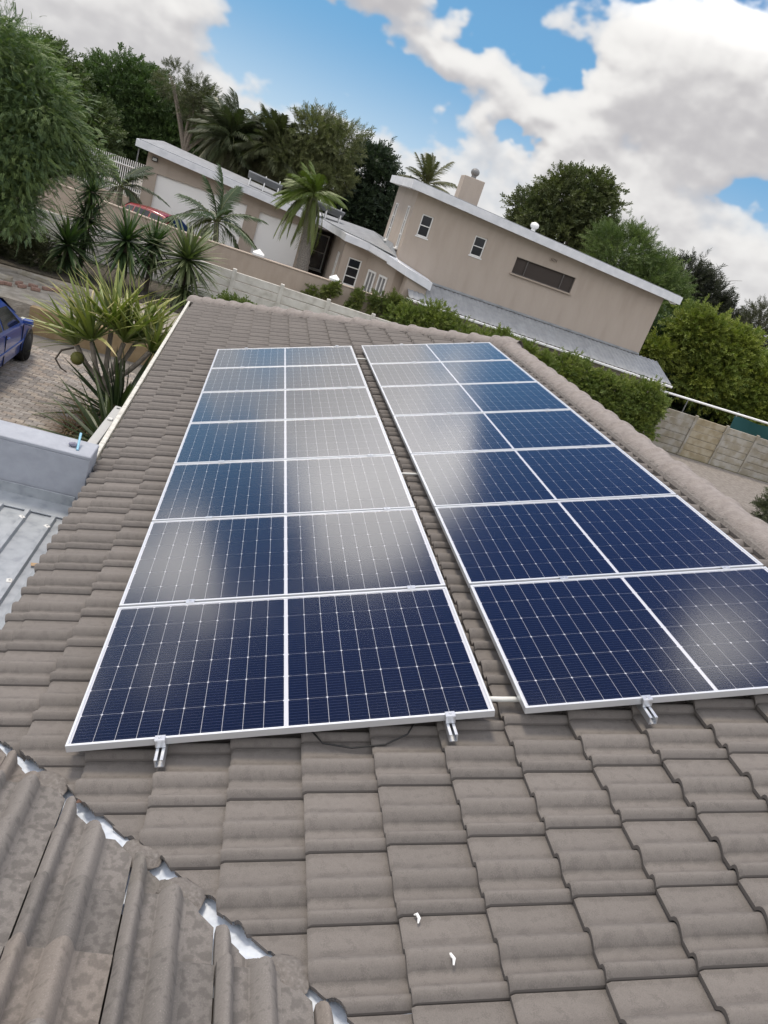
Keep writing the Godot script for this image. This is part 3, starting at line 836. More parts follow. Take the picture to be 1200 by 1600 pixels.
func sprig(kind: String) -> ArrayMesh:
	var k := MB.new()
	var r := RandomNumberGenerator.new()
	r.seed = kind.hash()
	if kind == "broad":
		for i in 11:
			var a := i * 2.4
			var at := Vector3(0, 0, 0.08 * i)
			var dir := Vector3(cos(a), sin(a) * 0.7, 0.7 + r.randf() * 0.5).normalized()
			var side := dir.cross(Vector3(r.randf() - 0.5, 1, r.randf() - 0.5)).normalized()
			leaf_on(k, at, dir, side, 0.36 + r.randf() * 0.16, 0.105, 0.12)
	elif kind == "narrow":
		for i in 14:
			var a := i * 2.4
			var at := Vector3(0, 0, 0.065 * i)
			var dir := Vector3(cos(a), sin(a) * 0.7, 0.9 + r.randf() * 0.5).normalized()
			var side := dir.cross(Vector3(r.randf() - 0.5, 1, r.randf() - 0.5)).normalized()
			leaf_on(k, at, dir, side, 0.34 + r.randf() * 0.16, 0.045, 0.08)
	else:                                     # feather: leaflets in two rows on a drooping stalk
		for i in 15:
			var f := i / 14.0
			var at := Vector3(0, -0.35 * f * f, f)
			for s in [-1, 1]:
				var dir := Vector3(s * 0.9, -0.25, 0.45).normalized()
				leaf_on(k, at, dir, dir.cross(Vector3.UP).normalized(), 0.27 * (1.1 - f * 0.5), 0.032, 0.03)
	return k.mesh()

var sprigs := {}
func foliage(called: String, parent: Node, kind: String, blobs: Array, count: int, size: float, c0: Vector3, c1: Vector3, sd: int, clump := 0.55, droop := 0.0, hollow := 0.55) -> void:
	if not sprigs.has(kind): sprigs[kind] = sprig(kind)
	var r := RandomNumberGenerator.new()
	r.seed = sd
	var total := 0.0
	for b in blobs: total += pow(b[1].x * b[1].y * b[1].z, 0.667)
	var ts: Array[Transform3D] = []
	var cs: Array[Color] = []
	for b in blobs:
		var share := int(count * pow(b[1].x * b[1].y * b[1].z, 0.667) / total)
		var per := 26
		var ctr: Vector3 = b[0]
		var rad: Vector3 = b[1]
		for g in maxi(1, share / per):
			var d := Vector3(r.randfn(), r.randfn(), r.randfn()).normalized()
			var rr := lerpf(hollow, 1.0, sqrt(r.randf()))
			var cp := ctr + d * rad * rr
			var tone := r.randf()
			var cl := clump * (0.6 + r.randf() * 0.8)
			for i in per:
				var off := Vector3(r.randfn(), r.randfn() * 0.75, r.randfn()) * cl * 0.55
				var dir := (d * 0.7 + off.normalized() * 0.8 + Vector3(0, 0.15 - droop, 0)).normalized()
				var s := size * (0.65 + r.randf() * 0.7)
				var bas := Basis.looking_at(-dir, Vector3(r.randfn(), r.randfn(), r.randfn()).normalized()) if kind != "feather" else Basis.looking_at(-dir, (Vector3.UP + Vector3(r.randfn(), 0, r.randfn()) * 0.6).normalized() if absf(dir.y) < 0.8 else Vector3.RIGHT)
				ts.append(Transform3D(bas.scaled(Vector3(s, s, s)), cp + off))
				var mix := 1.25 * c0.lerp(c1, clampf(tone * 0.75 + r.randf() * 0.35, 0.0, 1.0))
				cs.append(Color(mix.x, mix.y, mix.z))
	var mm := MultiMesh.new()
	mm.transform_format = MultiMesh.TRANSFORM_3D
	mm.use_colors = true
	mm.mesh = sprigs[kind]
	mm.instance_count = ts.size()
	for i in ts.size():
		mm.set_instance_transform(i, ts[i])
		mm.set_instance_color(i, cs[i])
	var o := MultiMeshInstance3D.new()
	o.name = called
	o.multimesh = mm
	o.material_override = M.leaf
	o.set_meta("kind", "stuff")
	parent.add_child(o, true)

func limb(k: MB, a: Vector3, b: Vector3, r0: float, r1: float, bend: Vector3, sides := 7) -> void:
	var pts := []; var rad := []
	for i in 6:
		var f := i / 5.0
		pts.append(a.lerp(b, f) + bend * sin(f * PI))
		rad.append(lerpf(r0, r1, f))
	k.tube(pts, rad, sides)

func tree(called: String, label: String, base: Vector3, trunk_r: float, kind: String, blobs: Array, count: int, size: float, c0: Vector3, c1: Vector3, sd: int, clump := 0.7, droop := 0.0, hollow := 0.55, bark: Material = null, group := "") -> Node3D:
	var t := thing(called, label, "tree", base, group)
	var r := RandomNumberGenerator.new()
	r.seed = sd + 100
	var rel := []
	var ctr := Vector3.ZERO
	for b in blobs:
		rel.append([b[0] - base, b[1]])
		ctr += b[0] - base
	ctr /= blobs.size()
	var k := MB.new()
	var fork := Vector3(ctr.x * 0.5, ctr.y * 0.55, ctr.z * 0.5)
	limb(k, Vector3(0, -0.1, 0), fork, trunk_r, trunk_r * 0.65, Vector3(r.randfn() * 0.1, 0, r.randfn() * 0.1), 10)
	var m: Material = bark if bark else M.bark
	part("trunk", k.mesh(), m, t)
	for b in rel:
		for i in 3:
			k = MB.new()
			var d := Vector3(r.randfn(), r.randfn(), r.randfn()).normalized() * 0.6
			var end: Vector3 = b[0] + d * b[1]
			limb(k, fork, end, trunk_r * 0.5, trunk_r * 0.1, Vector3(r.randfn(), r.randf(), r.randfn()) * 0.15, 6)
			part("limb", k.mesh(), m, t)
	foliage("crown", t, kind, rel, count, size, c0, c1, sd, clump, droop, hollow)
	return t

func frond_mesh(droop: float, blow: float, sd: int, col: Color, leaf_len := 0.3, pairs := 42) -> ArrayMesh:    # unit length, along -z, curving down
	var k := MB.new()
	k.colored = true
	var r := RandomNumberGenerator.new()
	r.seed = sd
	var pts := []; var rad := []
	for i in 13:
		var f := i / 12.0
		pts.append(Vector3(blow * f * f * 0.35, -droop * f * f, -f * (1.0 - 0.25 * droop * f)))
		rad.append(lerpf(0.016, 0.003, f))
	k.col = col.lerp(Color(0.2, 0.2, 0.08), 0.4)
	k.tube(pts, rad, 5)
	for i in pairs:
		var f := lerpf(0.12, 1.0, i / float(pairs - 1))
		var at := Vector3(blow * f * f * 0.35, -droop * f * f, -f * (1.0 - 0.25 * droop * f))
		var tan_v := Vector3(blow * f * 0.7, -2.0 * droop * f, -1.0).normalized()
		for s: float in [-1.0, 1.0]:
			var side := Vector3(s, 0, 0)
			var l := leaf_len * (0.35 + 0.75 * sin(PI * clampf(f * 0.85 + 0.12, 0, 1))) * (0.85 + r.randf() * 0.3)
			var dir := (side * 0.85 + tan_v * 0.75 + Vector3(blow * 0.9, -0.25 - r.randf() * 0.35 + 0.3 * (1.0 - absf(blow)), 0)).normalized()
			var sd2 := dir.cross(Vector3.UP).normalized() * 0.011
			var mid := at + dir * l * 0.55
			var tip := at + dir * l + Vector3(0, -0.5 * l, 0)
			var shade := 0.8 + r.randf() * 0.4
			k.col = Color(col.r * shade, col.g * shade, col.b * shade)
			k.tri(at - sd2 * 0.6, at + sd2 * 0.6, mid + sd2); k.tri(at - sd2 * 0.6, mid + sd2, mid - sd2); k.tri(mid - sd2, mid + sd2, tip)
	return k.mesh()

func palm(called: String, label: String, base: Vector3, neck: Vector3, r0: float, r1: float, n: int, length: float, droop: float, wind: Vector3, col: Color, sd: int, group := "", leaf_len := 0.3) -> void:
	var t := thing(called, label, "palm", base, group)
	var r := RandomNumberGenerator.new()
	r.seed = sd
	var k := MB.new()
	var pts := []; var rad := []
	for i in 25:
		var f := i / 24.0
		pts.append(Vector3.ZERO.lerp(neck - base, f) + Vector3(0.06 * sin(f * 3.0), 0, 0))
		rad.append(lerpf(r0, r1, f) * (1.0 + (0.06 if i % 2 == 0 else -0.03) + r.randf() * 0.04))
	k.tube(pts, rad, 12)
	part("trunk", k.mesh(), M.palm_bark, t)
	var blow := clampf(wind.x * 0.7, -0.8, 0.8)
	var ms := [frond_mesh(droop * 0.55, 0.15, sd, col, leaf_len), frond_mesh(droop, -0.2, sd + 1, col, leaf_len), frond_mesh(droop * 1.5, blow, sd + 2, col.lerp(Color(0.2, 0.16, 0.08), 0.15), leaf_len)]
	for i in n:
		var a := i * 2.39996 + r.randf() * 0.4
		var f := i / float(n)
		var el := lerpf(1.35, -0.35, f) + r.randfn() * 0.12
		var dir := (Vector3(cos(a) * cos(el), sin(el), sin(a) * cos(el)) + wind * (0.35 + 0.3 * f)).normalized()
		var s := length * (0.8 + r.randf() * 0.35)
		var bas := Basis.looking_at(dir, Vector3.UP if absf(dir.y) < 0.97 else Vector3.RIGHT).scaled(Vector3(s, s, s))
		part("frond", ms[0 if f < 0.3 else (1 if f < 0.7 else 2)], M.frond, t, Transform3D(bas, neck - base + dir * r1 * 0.5))

func blade_mesh(droop: float, w: float, col: Color, tip: Color) -> ArrayMesh:     # unit length along -z
	var k := MB.new()
	k.colored = true
	var prev := []
	for i in 6:
		var f := i / 5.0
		var p := Vector3(0, -droop * f * f, -f * (1.0 - 0.3 * droop * f))
		var ww := w * (1.0 - pow(f, 2.2)) * (0.6 + 0.8 * minf(f * 3.0, 0.5))
		var cur := [p + Vector3(-ww, ww * 0.35, 0), p, p + Vector3(ww, ww * 0.35, 0)]
		k.col = col.lerp(tip, f * f)
		if i > 0:
			for j in 2: k.quad(prev[j], prev[j + 1], cur[j + 1], cur[j])
		prev = cur
	return k.mesh()

func rosette(parent: Node, at: Vector3, n: int, length: float, axis: Vector3, lo: float, hi: float, ms: Array, sd: int) -> void:
	var r := RandomNumberGenerator.new()
	r.seed = sd
	var q := Basis(Quaternion(Vector3.UP, axis.normalized()))
	for i in n:
		var a := i * 2.39996 + r.randf() * 0.5
		var el := deg_to_rad(lerpf(hi, lo, pow((i + 0.5) / n, 0.8)) + r.randfn() * 6.0)
		var dir := q * Vector3(cos(a) * cos(el), sin(el), sin(a) * cos(el))
		var s := length * (0.75 + r.randf() * 0.4)
		var bas := Basis.looking_at(dir, axis if absf(dir.dot(axis.normalized())) < 0.96 else Vector3.RIGHT).scaled(Vector3(s, s, s))
		part("leaf", ms[r.randi() % ms.size()], M.frond, parent, Transform3D(bas, at + dir * 0.05))

func plants() -> void:
	# --- screw pine by the gutter
	var lt := Color(0.19, 0.235, 0.06); var dk := Color(0.11, 0.15, 0.04)
	var pb := Vector3(-1.93, -0.2, -12.0)
	var pn := thing("screw_pine", "branching screw pine with yellow-green strap leaves beside the gutter", "plant", pb)
	var ms := [blade_mesh(0.08, 0.038, dk, lt), blade_mesh(0.22, 0.036, lt, Color(0.34, 0.33, 0.11)), blade_mesh(0.45, 0.036, Color(0.18, 0.21, 0.05), Color(0.45, 0.38, 0.18)), blade_mesh(0.15, 0.038, Color(0.15, 0.195, 0.045), Color(0.27, 0.29, 0.08))]
	var heads := [[Vector3(-0.42, 1.65, 0.1), 1.25, Vector3(-0.35, 1, 0.1)], [Vector3(0.1, 1.75, -0.1), 1.45, Vector3(0.1, 1, 0)], [Vector3(0.62, 1.8, 0.2), 1.15, Vector3(0.5, 1, 0.1)], [Vector3(-0.75, 1.4, -0.3), 0.95, Vector3(-0.7, 1, -0.2)], [Vector3(0.25, 1.7, -0.6), 1.2, Vector3(0.2, 1, -0.5)], [Vector3(-0.2, 1.85, -0.35), 1.4, Vector3(-0.1, 1, -0.1)]]
	var k := MB.new()
	limb(k, Vector3(0, -0.05, 0), Vector3(-0.1, 1.0, 0), 0.07, 0.06, Vector3(0.05, 0, 0), 9)
	part("stem", k.mesh(), M.pale_bark, pn)
	var hn := 0
	for h in heads:
		k = MB.new()
		limb(k, Vector3(-0.1, 0.85 + 0.04 * hn, 0), h[0], 0.05, 0.045, Vector3(0, -0.12, 0), 8)
		part("branch", k.mesh(), M.pale_bark, pn)
		rosette(pn, h[0], 48, h[1] * 1.0, h[2], 26, 88, ms, 300 + hn)
		hn += 1
	k = MB.new()
	var rows := []
	for i in 11:
		var e := PI * i / 10.0
		var rw := PackedVector3Array()
		for j in 18:
			var a := TAU * j / 18.0
			var rr := 0.12 * (1.0 + (0.06 if (i + j) % 2 == 0 else -0.04))
			rw.append(Vector3(cos(a) * sin(e) * rr, -cos(e) * rr, -sin(a) * sin(e) * rr))
		rows.append(rw)
	k.grid(rows, true)
	part("fruit", k.mesh(), flat(lin(0.12, 0.12, 0.025), 0.7), pn, Transform3D(Basis.IDENTITY, Vector3(-0.62, 1.28, 0.12)))
	k = MB.new()
	k.tube([Vector3(-0.75, 1.4, -0.1), Vector3(-0.95, 1.3, -0.05), Vector3(-1.02, 1.12, 0), Vector3(-0.9, 0.98, 0.02), Vector3(-0.78, 0.93, 0.02)], [0.02, 0.02, 0.02, 0.017, 0.012], 6)
	part("root", k.mesh(), M.bark, pn)
	# --- agave and dry grass at its foot
	var ag := thing("agave", "dark green spiky agave at the foot of the screw pine", "plant", Vector3(-1.62, 0.0, -11.5))
	var am := [blade_mesh(0.05, 0.042, Color(0.03, 0.05, 0.022), Color(0.06, 0.085, 0.03)), blade_mesh(0.18, 0.04, Color(0.035, 0.055, 0.022), Color(0.07, 0.09, 0.03))]
	rosette(ag, Vector3(0, 0.25, 0), 90, 1.45, Vector3(0.05, 1, 0), -8, 85, am, 41)
	k = MB.new()
	k.tube([Vector3(0, -0.05, 0), Vector3(0, 0.35, 0)], [0.09, 0.07], 8)
	part("stem", k.mesh(), M.bark, ag)
	var ag2 := thing("agave", "low dark agave tucked in behind the metal beam", "plant", Vector3(-1.4, 0.0, -9.7))
	rosette(ag2, Vector3(0, 0.3, 0), 55, 1.3, Vector3(-0.05, 1, 0), 0, 85, am, 43)
	var gr := thing("dry_grass", "reddish brown dry grass clump beside the agave and the metal beam", "grass", Vector3(-1.9, 0.0, -10.75))
	var gm := [blade_mesh(0.5, 0.012, Color(0.12, 0.06, 0.03), Color(0.2, 0.13, 0.06)), blade_mesh(0.35, 0.012, Color(0.07, 0.065, 0.025), Color(0.15, 0.12, 0.05)), blade_mesh(0.8, 0.012, Color(0.15, 0.07, 0.04), Color(0.12, 0.09, 0.04))]
	rosette(gr, Vector3(0, 0.1, 0), 150, 0.8, Vector3(-0.1, 1, 0.1), 10, 85, gm, 44)
	rosette(gr, Vector3(-0.3, 0.1, 0.2), 110, 0.6, Vector3(-0.2, 1, 0.1), 5, 85, gm, 45)
	# --- yuccas in front of the boundary wall
	var ym := [blade_mesh(0.04, 0.045, Color(0.045, 0.085, 0.03), Color(0.08, 0.13, 0.04)), blade_mesh(0.14, 0.045, Color(0.05, 0.09, 0.03), Color(0.09, 0.135, 0.045)), blade_mesh(0.3, 0.042, Color(0.06, 0.09, 0.035), Color(0.11, 0.14, 0.055))]
	var ys := [[Vector3(-5.05, 0.5, -22.4), [[Vector3(0, 1.75, 0), 1.0], [Vector3(0.05, 2.55, 0), 0.85]], "tall dark yucca with two leaf heads before the wall beside the feathery tree"],
		[Vector3(-5.3, 0.5, -21.7), [[Vector3(0, 0.95, 0), 1.25]], "broad low dark yucca in front of the tall two-headed yucca"],
		[Vector3(-3.75, 0.5, -22.0), [[Vector3(0, 1.55, 0), 1.2]], "dark round-headed yucca in the middle of the row by the wall"],
		[Vector3(-3.05, 0.5, -22.6), [[Vector3(0, 1.6, 0), 1.05]], "dark yucca next to the pale yucca along the beige wall"]]
	var n := 0
	for y in ys:
		var t := thing("yucca", y[2], "yucca", y[0], "yuccas along the wall")
		k = MB.new()
		var tp: Vector3 = y[1][y[1].size() - 1][0]
		limb(k, Vector3(0, -0.6, 0), tp, 0.09, 0.07, Vector3(0.03, 0, 0), 8)
		part("stem", k.mesh(), M.bark, t)
		for h in y[1]:
			rosette(t, h[0], 105, h[1], Vector3(0.05, 1, 0.1), -35, 85, ym, 500 + n)
			rosette(t, h[0] - Vector3(0, 0.32, 0), 42, h[1] * 0.95, Vector3(0.05, 1, 0.1), -65, 10, ym, 560 + n)
			n += 1
	var pm := [blade_mesh(0.05, 0.04, Color(0.1, 0.135, 0.055), Color(0.16, 0.19, 0.085)), blade_mesh(0.2, 0.04, Color(0.11, 0.14, 0.06), Color(0.18, 0.2, 0.1))]
	var py := thing("yucca", "pale green yucca with long thin leaves near the hip corner", "yucca", Vector3(-1.95, 0.3, -22.2), "yuccas along the wall")
	k = MB.new()
	limb(k, Vector3(0, -0.4, 0), Vector3(0.0, 1.9, 0), 0.09, 0.07, Vector3(0.03, 0, 0), 8)
	part("stem", k.mesh(), M.bark, py)
	rosette(py, Vector3(0, 1.75, 0), 180, 1.35, Vector3(0.1, 1, 0.1), -55, 85, pm, 520)
	rosette(py, Vector3(0.1, 0.9, 0.1), 110, 1.0, Vector3(0.1, 1, 0.1), -60, 40, pm, 521)
	# --- big feathery tree on the left
	tree("feathery_tree", "big feathery tree drooping over the boundary wall beside the drive", Vector3(-9.2, 0.4, -20.5), 0.28, "feather",
		[[Vector3(-7.4, 5.4, -20.2), Vector3(1.7, 1.3, 1.7)], [Vector3(-6.2, 4.7, -19.9), Vector3(1.25, 1.2, 1.4)], [Vector3(-6.5, 3.6, -19.6), Vector3(1.15, 1.3, 1.2)], [Vector3(-6.2, 2.4, -19.6), Vector3(0.6, 0.8, 0.7)], [Vector3(-7.7, 2.7, -19.5), Vector3(1.2, 1.2, 1.2)], [Vector3(-5.4, 4.1, -20.4), Vector3(0.65, 0.5, 0.7)], [Vector3(-4.7, 3.9, -20.6), Vector3(0.35, 0.3, 0.4)]],
		42000, 0.165, Vector3(0.06, 0.105, 0.06), Vector3(0.14, 0.19, 0.055), 61, 0.34, 0.3, 0.15)
	# --- far trees
	tree("round_tree", "large dark round-crowned tree behind the palisade fence", Vector3(-10.4, 1.0, -55), 0.4, "broad",
		[[Vector3(-10.9, 6.2, -55), Vector3(2.9, 2.7, 2.8)], [Vector3(-9.0, 5.6, -54.5), Vector3(2.6, 2.6, 2.5)], [Vector3(-12.6, 5.0, -55), Vector3(2.0, 2.2, 2.0)], [Vector3(-7.9, 4.3, -54), Vector3(2.0, 2.0, 2.0)], [Vector3(-10.8, 3.6, -54), Vector3(2.6, 1.6, 2.0)]],
		17000, 0.36, Vector3(0.042, 0.075, 0.026), Vector3(0.085, 0.13, 0.04), 62, 0.5)
	tree("umbrella_tree", "dark tree with bare pale trunks and flat crown behind the garage", Vector3(-6.2, 1.0, -50.5), 0.3, "narrow",
		[[Vector3(-7.0, 8.2, -50.5), Vector3(1.5, 0.9, 1.3)], [Vector3(-5.9, 7.7, -50.5), Vector3(1.3, 1.1, 1.3)], [Vector3(-5.0, 6.9, -50.5), Vector3(1.3, 1.3, 1.2)]],
		1500, 0.36, Vector3(0.05, 0.06, 0.03), Vector3(0.1, 0.11, 0.05), 63, 0.4, 0.0, 0.6, M.pale_bark)
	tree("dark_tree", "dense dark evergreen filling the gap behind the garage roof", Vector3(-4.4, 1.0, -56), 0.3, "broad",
		[[Vector3(-5.4, 5.0, -56), Vector3(2.2, 2.4, 2.0)], [Vector3(-2.7, 5.2, -57), Vector3(2.2, 2.2, 2.0)], [Vector3(-0.4, 4.6, -57), Vector3(2.4, 2.2, 2.0)]],
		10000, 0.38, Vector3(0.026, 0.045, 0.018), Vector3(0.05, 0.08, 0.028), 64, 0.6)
	tree("hedge_tree", "dense dark shrubby tree beyond the fence next to the feathery tree", Vector3(-14.5, 1.0, -50), 0.3, "broad",
		[[Vector3(-14.6, 5.4, -50), Vector3(2.2, 2.2, 2.0)], [Vector3(-12.4, 4.0, -50), Vector3(2.0, 1.7, 1.8)], [Vector3(-17.5, 5.5, -50), Vector3(2.5, 2.3, 2.0)]],
		8000, 0.38, Vector3(0.04, 0.065, 0.024), Vector3(0.085, 0.115, 0.036), 65, 0.6)
	tree("olive_tree", "airy olive-green tree rising behind the windblown palm", Vector3(1.9, 1.0, -45), 0.2, "narrow",
		[[Vector3(1.5, 7.5, -45), Vector3(1.3, 1.7, 1.2)], [Vector3(2.9, 7.9, -45), Vector3(1.1, 1.3, 1.1)], [Vector3(0.7, 6.0, -45), Vector3(1.5, 1.5, 1.3)], [Vector3(2.4, 6.0, -45), Vector3(1.5, 1.6, 1.3)]],
		4600, 0.42, Vector3(0.07, 0.085, 0.034), Vector3(0.15, 0.16, 0.065), 66, 0.42, 0.0, 0.25)
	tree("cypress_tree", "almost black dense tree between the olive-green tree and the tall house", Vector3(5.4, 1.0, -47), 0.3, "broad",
		[[Vector3(5.1, 6.7, -47), Vector3(1.2, 1.9, 1.2)], [Vector3(4.5, 4.8, -47), Vector3(1.4, 1.8, 1.3)], [Vector3(6.3, 5.6, -47), Vector3(1.4, 2.0, 1.3)], [Vector3(7.5, 4.6, -48), Vector3(1.8, 2.2, 1.4)]],
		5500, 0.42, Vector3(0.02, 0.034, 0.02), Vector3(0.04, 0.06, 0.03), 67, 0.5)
	tree("spreading_tree", "tall spreading brownish green tree behind the tall house roof", Vector3(18.2, 1.0, -45), 0.3, "broad",
		[[Vector3(16.9, 9.6, -45), Vector3(1.7, 1.6, 1.6)], [Vector3(18.9, 9.3, -45), Vector3(1.5, 1.5, 1.5)], [Vector3(15.4, 8.0, -45), Vector3(1.5, 1.3, 1.4)], [Vector3(17.6, 7.6, -45), Vector3(2.2, 1.6, 1.8)], [Vector3(19.7, 7.9, -45), Vector3(1.4, 1.6, 1.4)], [Vector3(18.6, 10.6, -45), Vector3(1.0, 0.8, 1.0)]],
		8000, 0.36, Vector3(0.05, 0.066, 0.028), Vector3(0.11, 0.125, 0.045), 68, 0.48, 0.0, 0.2)
	tree("green_tree", "mid green leafy tree behind the right end of the tall house", Vector3(20.6, 1.0, -39), 0.3, "narrow",
		[[Vector3(19.2, 7.3, -39), Vector3(2.0, 1.5, 1.8)], [Vector3(21.6, 6.3, -39), Vector3(2.0, 1.7, 1.8)], [Vector3(20.2, 5.0, -38), Vector3(2.2, 2.0, 1.8)], [Vector3(21.0, 3.2, -37), Vector3(2.4, 2.0, 1.8)], [Vector3(23.0, 5.0, -39), Vector3(1.6, 1.4, 1.6)]],
		13000, 0.38, Vector3(0.055, 0.09, 0.026), Vector3(0.12, 0.16, 0.045), 69, 0.5)
	tree("yellow_tree", "yellow-green bushy tree over the stained precast wall", Vector3(24.5, 0.8, -32.5), 0.25, "broad",
		[[Vector3(21.4, 5.1, -32), Vector3(1.2, 1.0, 1.2)], [Vector3(23.0, 4.6, -32), Vector3(1.5, 1.3, 1.4)], [Vector3(22.6, 3.2, -31.6), Vector3(1.6, 1.4, 1.3)], [Vector3(25.0, 3.6, -31.6), Vector3(1.8, 1.4, 1.4)], [Vector3(25.2, 2.3, -31.2), Vector3(1.6, 1.0, 1.2)], [Vector3(20.0, 3.5, -31.8), Vector3(0.8, 0.6, 0.8)], [Vector3(27.6, 3.5, -32), Vector3(1.8, 1.5, 1.4)]],
		15000, 0.3, Vector3(0.085, 0.125, 0.024), Vector3(0.2, 0.225, 0.036), 70, 0.42)
	tree("shade_tree", "deep green tree in the shade between the lean-to and the yellow-green tree", Vector3(21.0, 0.8, -33.5), 0.25, "broad",
		[[Vector3(20.4, 3.0, -33.4), Vector3(1.8, 1.8, 1.4)], [Vector3(22.6, 2.0, -33.0), Vector3(2.0, 1.4, 1.3)], [Vector3(19.4, 1.7, -32.6), Vector3(1.6, 1.2, 1.1)], [Vector3(25.5, 1.6, -33.0), Vector3(2.2, 1.2, 1.2)]],
		6500, 0.36, Vector3(0.032, 0.058, 0.024), Vector3(0.065, 0.1, 0.034), 71, 0.45)
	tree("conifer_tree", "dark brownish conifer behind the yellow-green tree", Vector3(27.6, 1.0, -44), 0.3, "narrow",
		[[Vector3(26.3, 7.3, -44), Vector3(1.4, 1.5, 1.3)], [Vector3(27.8, 6.6, -44), Vector3(1.7, 1.5, 1.5)], [Vector3(29.3, 5.6, -44), Vector3(1.7, 1.6, 1.5)], [Vector3(28.0, 4.4, -43), Vector3(2.6, 2.0, 1.6)]],
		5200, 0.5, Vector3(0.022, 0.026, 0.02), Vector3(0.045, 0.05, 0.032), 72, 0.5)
	tree("grey_tree", "thin greyish tree at the edge beyond the dark conifer", Vector3(31.5, 1.0, -42), 0.2, "narrow",
		[[Vector3(31.2, 6.4, -42), Vector3(1.6, 1.4, 1.4)], [Vector3(32.0, 4.6, -42), Vector3(2.2, 1.9, 1.6)], [Vector3(30.6, 3.4, -41), Vector3(2.0, 1.6, 1.5)]],
		3200, 0.42, Vector3(0.05, 0.055, 0.035), Vector3(0.09, 0.09, 0.055), 73, 0.45, 0.0, 0.2)
	var bt := thing("bare_tree", "small bare-branched tree top against the cloud beyond the conifer", "tree", Vector3(31.3, 1.0, -48))
	k = MB.new()
	limb(k, Vector3.ZERO, Vector3(-0.3, 7.9, 0), 0.12, 0.02, Vector3(0.1, 0, 0), 6)
	var r := RandomNumberGenerator.new()
	r.seed = 9
	part("trunk", k.mesh(), M.bark, bt)
	for i in 22:
		k = MB.new()
		var f := r.randf_range(0.62, 0.98)
		var a := Vector3(-0.3 * f, 7.9 * f, 0)
		limb(k, a, a + Vector3(r.randfn() * 0.6, r.randf_range(0.2, 0.8), r.randfn() * 0.5), 0.022, 0.008, Vector3(0, 0.06, 0), 4)
		part("twig", k.mesh(), M.bark, bt)
	# --- palms
	palm("date_palm", "bushy date palm behind the garage roof next to the flat-crowned tree", Vector3(-3.0, 1.0, -46), Vector3(-3.1, 6.0, -46), 0.42, 0.4, 72, 2.2, 0.6, Vector3(0.1, 0, 0), Color(0.06, 0.075, 0.035), 81, "date palms behind the garage")
	palm("date_palm", "bushy date palm just left behind the airy olive-green tree", Vector3(-0.5, 1.0, -45.5), Vector3(-0.6, 6.2, -45.5), 0.42, 0.4, 72, 2.2, 0.6, Vector3(0.15, 0, 0), Color(0.075, 0.085, 0.04), 82, "date palms behind the garage")
	palm("queen_palm", "tall windblown palm with grey ringed trunk before the garage door", Vector3(2.0, 1.1, -31), Vector3(1.62, 4.85, -31), 0.3, 0.2, 40, 1.2, 0.95, Vector3(-0.85, 0.2, 0.1), Color(0.13, 0.175, 0.04), 83, "", 0.36)
	palm("queen_palm", "small bent palm in front of the wide white garage door", Vector3(-1.75, 1.1, -31.2), Vector3(-1.95, 2.7, -31.2), 0.14, 0.1, 15, 1.9, 0.6, Vector3(-0.1, 0.12, 0.0), Color(0.05, 0.085, 0.03), 84, "", 0.26)
	palm("queen_palm", "drooping young palm at the corner of the garage by the fence", Vector3(-6.3, 1.1, -33.5), Vector3(-6.3, 2.6, -33.5), 0.13, 0.09, 14, 1.7, 0.8, Vector3(0.25, 0.05, 0.0), Color(0.045, 0.065, 0.03), 85, "", 0.25)
	palm("fan_palm", "palm crown showing above the tall house roof by the chimney", Vector3(7.1, 1.0, -37), Vector3(7.0, 7.1, -37), 0.22, 0.2, 26, 1.5, 0.35, Vector3(-0.1, 0.1, 0), Color(0.1, 0.105, 0.045), 86, "", 0.22)
	# --- creeper and hedge
	var hd := thing("ivy_hedge", "thick green creeper smothering the boundary wall below the lean-to roof", "hedge", Vector3(11, 0, -25.6))
	var hb := []
	for i in 12:
		var x := -5.0 + i * 0.95
		var top := 2.5 + 0.14 * sin(i * 1.9) + (0.2 if i == 1 or i == 2 else 0.0)
		hb.append([Vector3(x, top - 0.9, 0.2), Vector3(0.8, 0.9, 0.65)])
		hb.append([Vector3(x, 0.7, 0.4), Vector3(0.8, 0.8, 0.55)])
	foliage("foliage", hd, "broad", hb, 42000, 0.16, Vector3(0.075, 0.115, 0.024), Vector3(0.16, 0.19, 0.036), 91, 0.22, 0.1, 0.72)
	for e in [[2.95, 2.0, 0.35], [3.9, 1.9, 0.3], [4.7, 2.05, 0.4], [5.25, 2.1, 0.55], [5.9, 2.0, 0.6], [2.2, 1.65, 0.2]]:
		var cr := thing("wall_creeper", "small creeper patch climbing the beige wall above the white wall", "creeper", Vector3(e[0], e[1], -26.25), "creeper patches on the beige wall")
		foliage("foliage", cr, "broad", [[Vector3.ZERO, Vector3(e[2] * 0.5, e[2] * 0.9, 0.1)], [Vector3(0.15, 0.25, 0), Vector3(e[2] * 0.3, e[2] * 0.6, 0.08)]], int(900 * e[2]), 0.15, Vector3(0.06, 0.085, 0.02), Vector3(0.13, 0.15, 0.035), 92 + int(e[0] * 10), 0.14, 0.0, 0.1)
	var sh := thing("shrub", "small round green shrub behind the hip of the tiled roof", "shrub", Vector3(-0.15, 0.0, -20.5))
	foliage("foliage", sh, "broad", [[Vector3(0, 1.25, 0), Vector3(0.5, 0.28, 0.45)], [Vector3(0, 0.5, 0), Vector3(0.5, 0.5, 0.45)]], 1500, 0.2, Vector3(0.055, 0.09, 0.02), Vector3(0.11, 0.14, 0.03), 97, 0.18)
	k = MB.new()
	k.tube([Vector3(0, -0.05, 0), Vector3(0, 0.8, 0)], [0.03, 0.02], 6)
	part("stem", k.mesh(), M.bark, sh)
